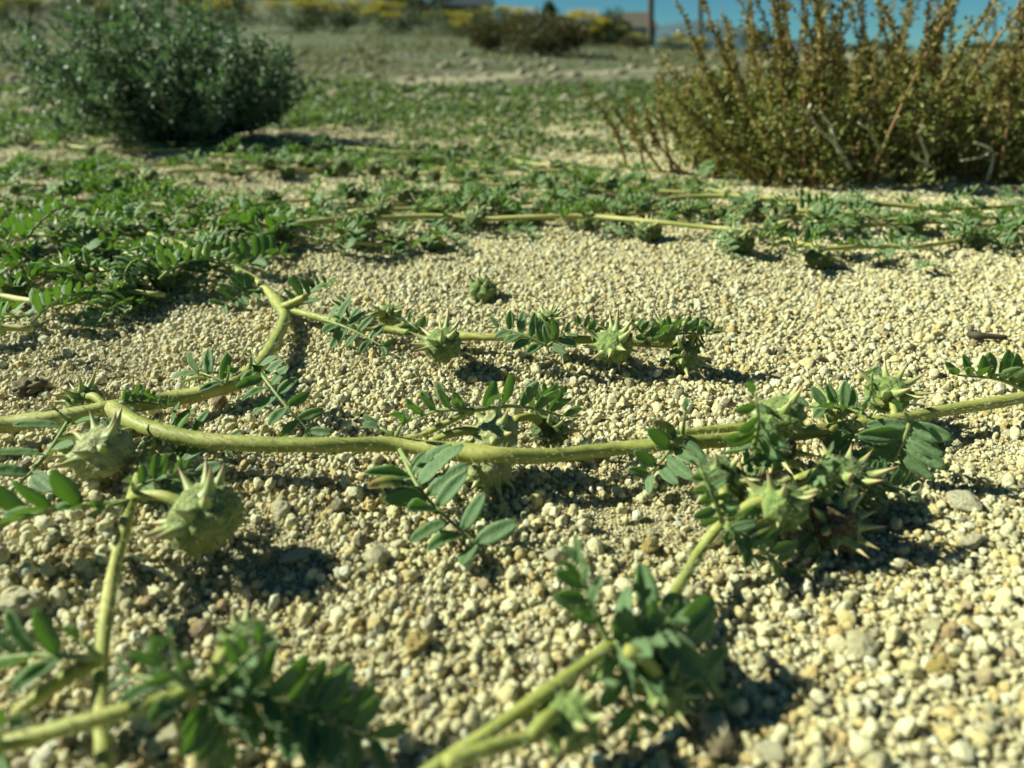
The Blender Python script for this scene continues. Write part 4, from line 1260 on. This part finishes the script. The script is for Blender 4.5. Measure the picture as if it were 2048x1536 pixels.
for i, (lab, px, rb, rt, w, dist, bl) in enumerate((
    ('flowering brush at the upper corner behind the grey shrub', 40, 40, -10, 150, 13, .25),
    ('flowering brush showing over the crown of the grey shrub near the corner', 190, 50, -20, 170, 15, .15),
    ('dark flowering brush behind the middle of the grey shrub', 330, 50, -25, 170, 16, .2),
    ('flowering brush behind the outer edge of the grey shrub', 470, 50, -15, 150, 14, .3),
    ('bright yellow flowering brush clear of the grey shrub', 595, 58, -8, 130, 13, .6),
    ('grey leaved brush with few flowers beside the bright yellow one', 690, 62, -5, 130, 14, .25),
    ('yellow topped brush before the dark shed', 790, 65, 5, 130, 13, .6),
    ('round yellow brush below the dark shed', 890, 72, 12, 110, 14, .5),
    ('low flowering brush beside the brown bushes', 925, 80, 40, 80, 12, .6),
    ('flowering brush behind the brown bushes', 1010, 70, 14, 100, 20, .4),
    ('flowering brush between the brown bushes and the grey roofed house', 1150, 92, 20, 110, 12, .45),
    ('flowering brush below the grey roofed house', 1215, 92, 38, 80, 12, .5),
    ('low yellow brush near the foot of the near pole', 1190, 102, 66, 80, 13, .5),
    ('flowering brush just beside the near pole', 1272, 104, 62, 70, 15, .3),
    ('flowering brush beyond the near pole', 1345, 104, 66, 70, 18, .5),
    ('dark brush high on the bank over the grey shrub', 120, 20, -45, 190, 24, .12),
    ('flowering brush high on the bank over the shrub crown', 400, 20, -45, 190, 25, .2),
    ('flowering brush high on the bank above the bright yellow one', 560, 20, -40, 170, 24, .35),
    ('flowering brush near the top edge before the shed', 720, 25, -40, 170, 25, .35),
    ('flowering brush beside the foot of the shed', 840, 30, -25, 140, 24, .35),
    ('low olive brush under the shed', 950, 55, 12, 100, 22, .2),
    ('last flowering brush touching the brown spiked weed', 1395, 104, 72, 60, 17, .4))):
    bush('flowering_brush', lab, 'shrub', GY, px, rb, rt, w, dist, 40 + i, MAT['brush'], bl * .6, 3000)
for i, (lab, px, rb, rt, w, dist) in enumerate((('round rusty brown bush on the bank, first of a pair', 978, 106, 26, 110, 7.5), ('round rusty brown bush on the bank, larger of a pair', 1090, 108, 20, 180, 7.0),
                                    ('dark brown bush at the foot of the near pole', 1262, 112, 68, 60, 10.5))):
    bush('brown_bush', lab, 'shrub', 'brown bushes on the bank', px, rb, rt, w, dist, 80 + i, MAT['brown_brush'], 0, 7000)
bush('thin_weed', 'thin pale weed standing on the dry ground before the bank', 'weed', None, 745, 165, 85, 110, 2.6, 99, MAT['dry'], 0, 260)
for i, (lab, px, rb, rt, w, dist, cone) in enumerate((('dark pointed tree beside the dark shed', 1098, 70, -2, 52, 62, True), ('round dark tree beside the brown roofed house', 1228, 80, 14, 56, 66, False),
                                          ('small dark tree seen through the brown spikes', 1505, 105, 50, 60, 60, False), ('distant tree low on the skyline behind the spikes', 1760, 108, 82, 110, 120, False),
                                          ('distant tree at the far end of the skyline', 2000, 108, 84, 140, 130, False))):
    bush('tree', lab, 'tree', 'trees on the skyline', px, rb, rt, w, dist, 120 + i, MAT['brush'], 0, 3000, cone)

# ------------------------------------------------------------------ HOUSES, POLES, MOUNTAIN
def boxm(x0, x1, y0, y1, z0, z1):
    V = [(x, y, z) for x in (x0, x1) for y in (y0, y1) for z in (z0, z1)]
    F = [(0, 1, 3, 2), (4, 6, 7, 5), (0, 4, 5, 1), (2, 3, 7, 6), (0, 2, 6, 4), (1, 5, 7, 3)]
    return V, F
def flat(name, c, rough=.8):
    return make_plain(name, [(.3, tuple(k * .85 for k in c)), (.7, c)], 1.5, rough, 0)
MAT['dark_wall'] = flat('dark_stained_boards', (.035, .035, .04)); MAT['tan_wall'] = flat('tan_stucco', (.34, .30, .20)); MAT['grey_wall'] = flat('grey_siding', (.30, .32, .30))
MAT['roof_grey'] = flat('grey_shingle', (.24, .27, .28)); MAT['roof_brown'] = flat('brown_shingle', (.13, .11, .085)); MAT['glass'] = flat('window_glass', (.03, .04, .05), .1)
MAT['white_trim'] = flat('white_trim', (.7, .7, .66)); MAT['pole'] = flat('weathered_pole', (.085, .07, .045)); MAT['dark_roof'] = flat('dark_roof', (.05, .055, .065))
def house(label, x0p, x1p, row_eave, row_ridge, dist, wall, roof, cat='house', nm='house'):
    X0, X1 = PD(x0p, 60, dist).x, PD(x1p, 60, dist).x
    ze, zr = PD(0, row_eave, dist).z, PD(0, row_ridge, dist).z
    zb = min(G(X0, dist), G(X1, dist)) - .3
    dep = (X1 - X0) * .8
    h = thing(nm, ((X0 + X1) / 2, dist, zb), label, cat)
    add('wall', mesh('wall', *boxm(X0, X1, dist, dist + dep, zb, ze), [wall], False), h)
    ov = (X1 - X0) * .06
    ym = dist + dep / 2
    V = [(X0 - ov, dist - ov, ze - .05), (X1 + ov, dist - ov, ze - .05), (X1 + ov, dist + dep + ov, ze - .05), (X0 - ov, dist + dep + ov, ze - .05),
         (X0 + (X1 - X0) * .12, ym, zr), (X1 - (X1 - X0) * .12, ym, zr)]
    r = add('roof', mesh('roof', V, [(0, 1, 5, 4), (1, 2, 5), (2, 3, 4, 5), (3, 0, 4), (3, 2, 1, 0)], [roof], False), h)
    add('fascia', mesh('fascia', *boxm(X0 - ov, X1 + ov, dist - ov - .05, dist - ov - .003, ze - .22, ze - .04), [MAT['white_trim']], False), r)
    for f in (.25, .68):
        cx = X0 + (X1 - X0) * f; w = (X1 - X0) * .07; zc = ze - 1.2
        fr = add('window', mesh('window', *boxm(cx - w, cx + w, dist - .06, dist - .004, zc - .55, zc + .55), [MAT['white_trim']], False), h)
        add('pane', mesh('pane', *boxm(cx - w * .86, cx + w * .86, dist - .075, dist - .063, zc - .47, zc + .47), [MAT['glass']], False), fr)
    return h
house('dark shed hanging over the top edge above the flowering bank', 872, 985, 4, -48, 48, MAT['dark_wall'], MAT['dark_roof'], 'shed', 'shed')
house('pale grey roofed house on the skyline between two trees', 1130, 1206, 44, 16, 85, MAT['tan_wall'], MAT['roof_grey'])
house('brown roofed house on the skyline beside the near pole', 1226, 1312, 52, 22, 80, MAT['grey_wall'], MAT['roof_brown'])
house('low pink walled house far off between shed and pointed tree', 1005, 1078, 26, 12, 95, MAT['tan_wall'], MAT['roof_grey'])
def pole(label, px, row_b, row_t, dist, wpx, lean=0.0, arm=None):
    b = PD(px, row_b, dist); z = G(b.x, dist); t = PD(px + lean, row_t, dist)
    o = thing('utility_pole', (b.x, dist, z), label, 'pole', 'utility poles')
    r = wpx / FPX * dist * .5
    V, F = tube_data(spline([Vector((b.x, dist, z - .2)), t], (t.z - z) / 12), lambda u: r * (1.08 - .2 * u), 10)
    add('post', mesh('post', V, F, [MAT['pole']]), o)
    az = arm if arm is not None else t.z - .5
    w = r * 9
    add('cross_arm', mesh('cross_arm', *boxm(t.x - w, t.x + w, dist - r * 2.0, dist - r * 1.12, az - r * .5, az + r * .5), [MAT['pole']], False), o)
    for f in (-.85, -.35, .35, .85):
        v1, f1 = tube_data([Vector((t.x + w * f, dist - r * 1.5, az + r * .5)), Vector((t.x + w * f, dist - r * 1.5, az + r * 1.1)), Vector((t.x + w * f, dist - r * 1.5, az + r * 1.5))], r * .22, 6)
        add('insulator', mesh('insulator', v1, f1, [MAT['white_trim']]), o)
pole('near utility pole rising past the top edge beside the brown roofed house', 1301, 104, -420, 26, 11, 6)
pole('farther utility pole rising from behind the loose spiked weed', 1401, 100, -260, 40, 8, 2)
pole('thin distant pole with cross arm above the dense spiked weed', 1990, 100, 18, 130, 4.5, 0)
def mountain():
    V, F = [], []
    xs = np.linspace(-.2, 1.0, 90)
    for i, a in enumerate(xs):
        px = 1024 + a * FPX
        row = 108 - 62 * math.exp(-((px - 1370) / 150) ** 2) - 22 * math.exp(-((px - 1600) / 160) ** 2) - 5 * noise.noise(Vector((px * .012, 1, 2))) - 2 * noise.noise(Vector((px * .05, 3, 2)))
        if px < 1180: row += (1180 - px) * .1
        for dd, f in ((3200, 0), (3500, .62), (3800, 1.0), (4400, .2)):
            z = (PD(px, row, 3800).z) * f - (25 if f == 0 else 0) + (6 * noise.noise(Vector((i * .4, dd * .01, 0))) if 0 < f < 1 else 0)
            V.append((a * math.cos(PITCH) * dd if False else PD(px, 110, dd).x, dd, z))
    for i in range(len(xs) - 1):
        for k in range(3):
            F.append((i * 4 + k, (i + 1) * 4 + k, (i + 1) * 4 + k + 1, i * 4 + k + 1))
    MAT['hill'] = make_plain('haze_blue_slope', [(.3, (.035, .075, .10)), (.7, (.06, .11, .14))], .01, .95, 0)  # distance haze put into the base colour as blue, no air built
    o = add('hills', mesh('hills', V, F, [MAT['hill']]))
    tag(o, 'dark blue mountain ridge low on the horizon', None, None, 'structure')
mountain()
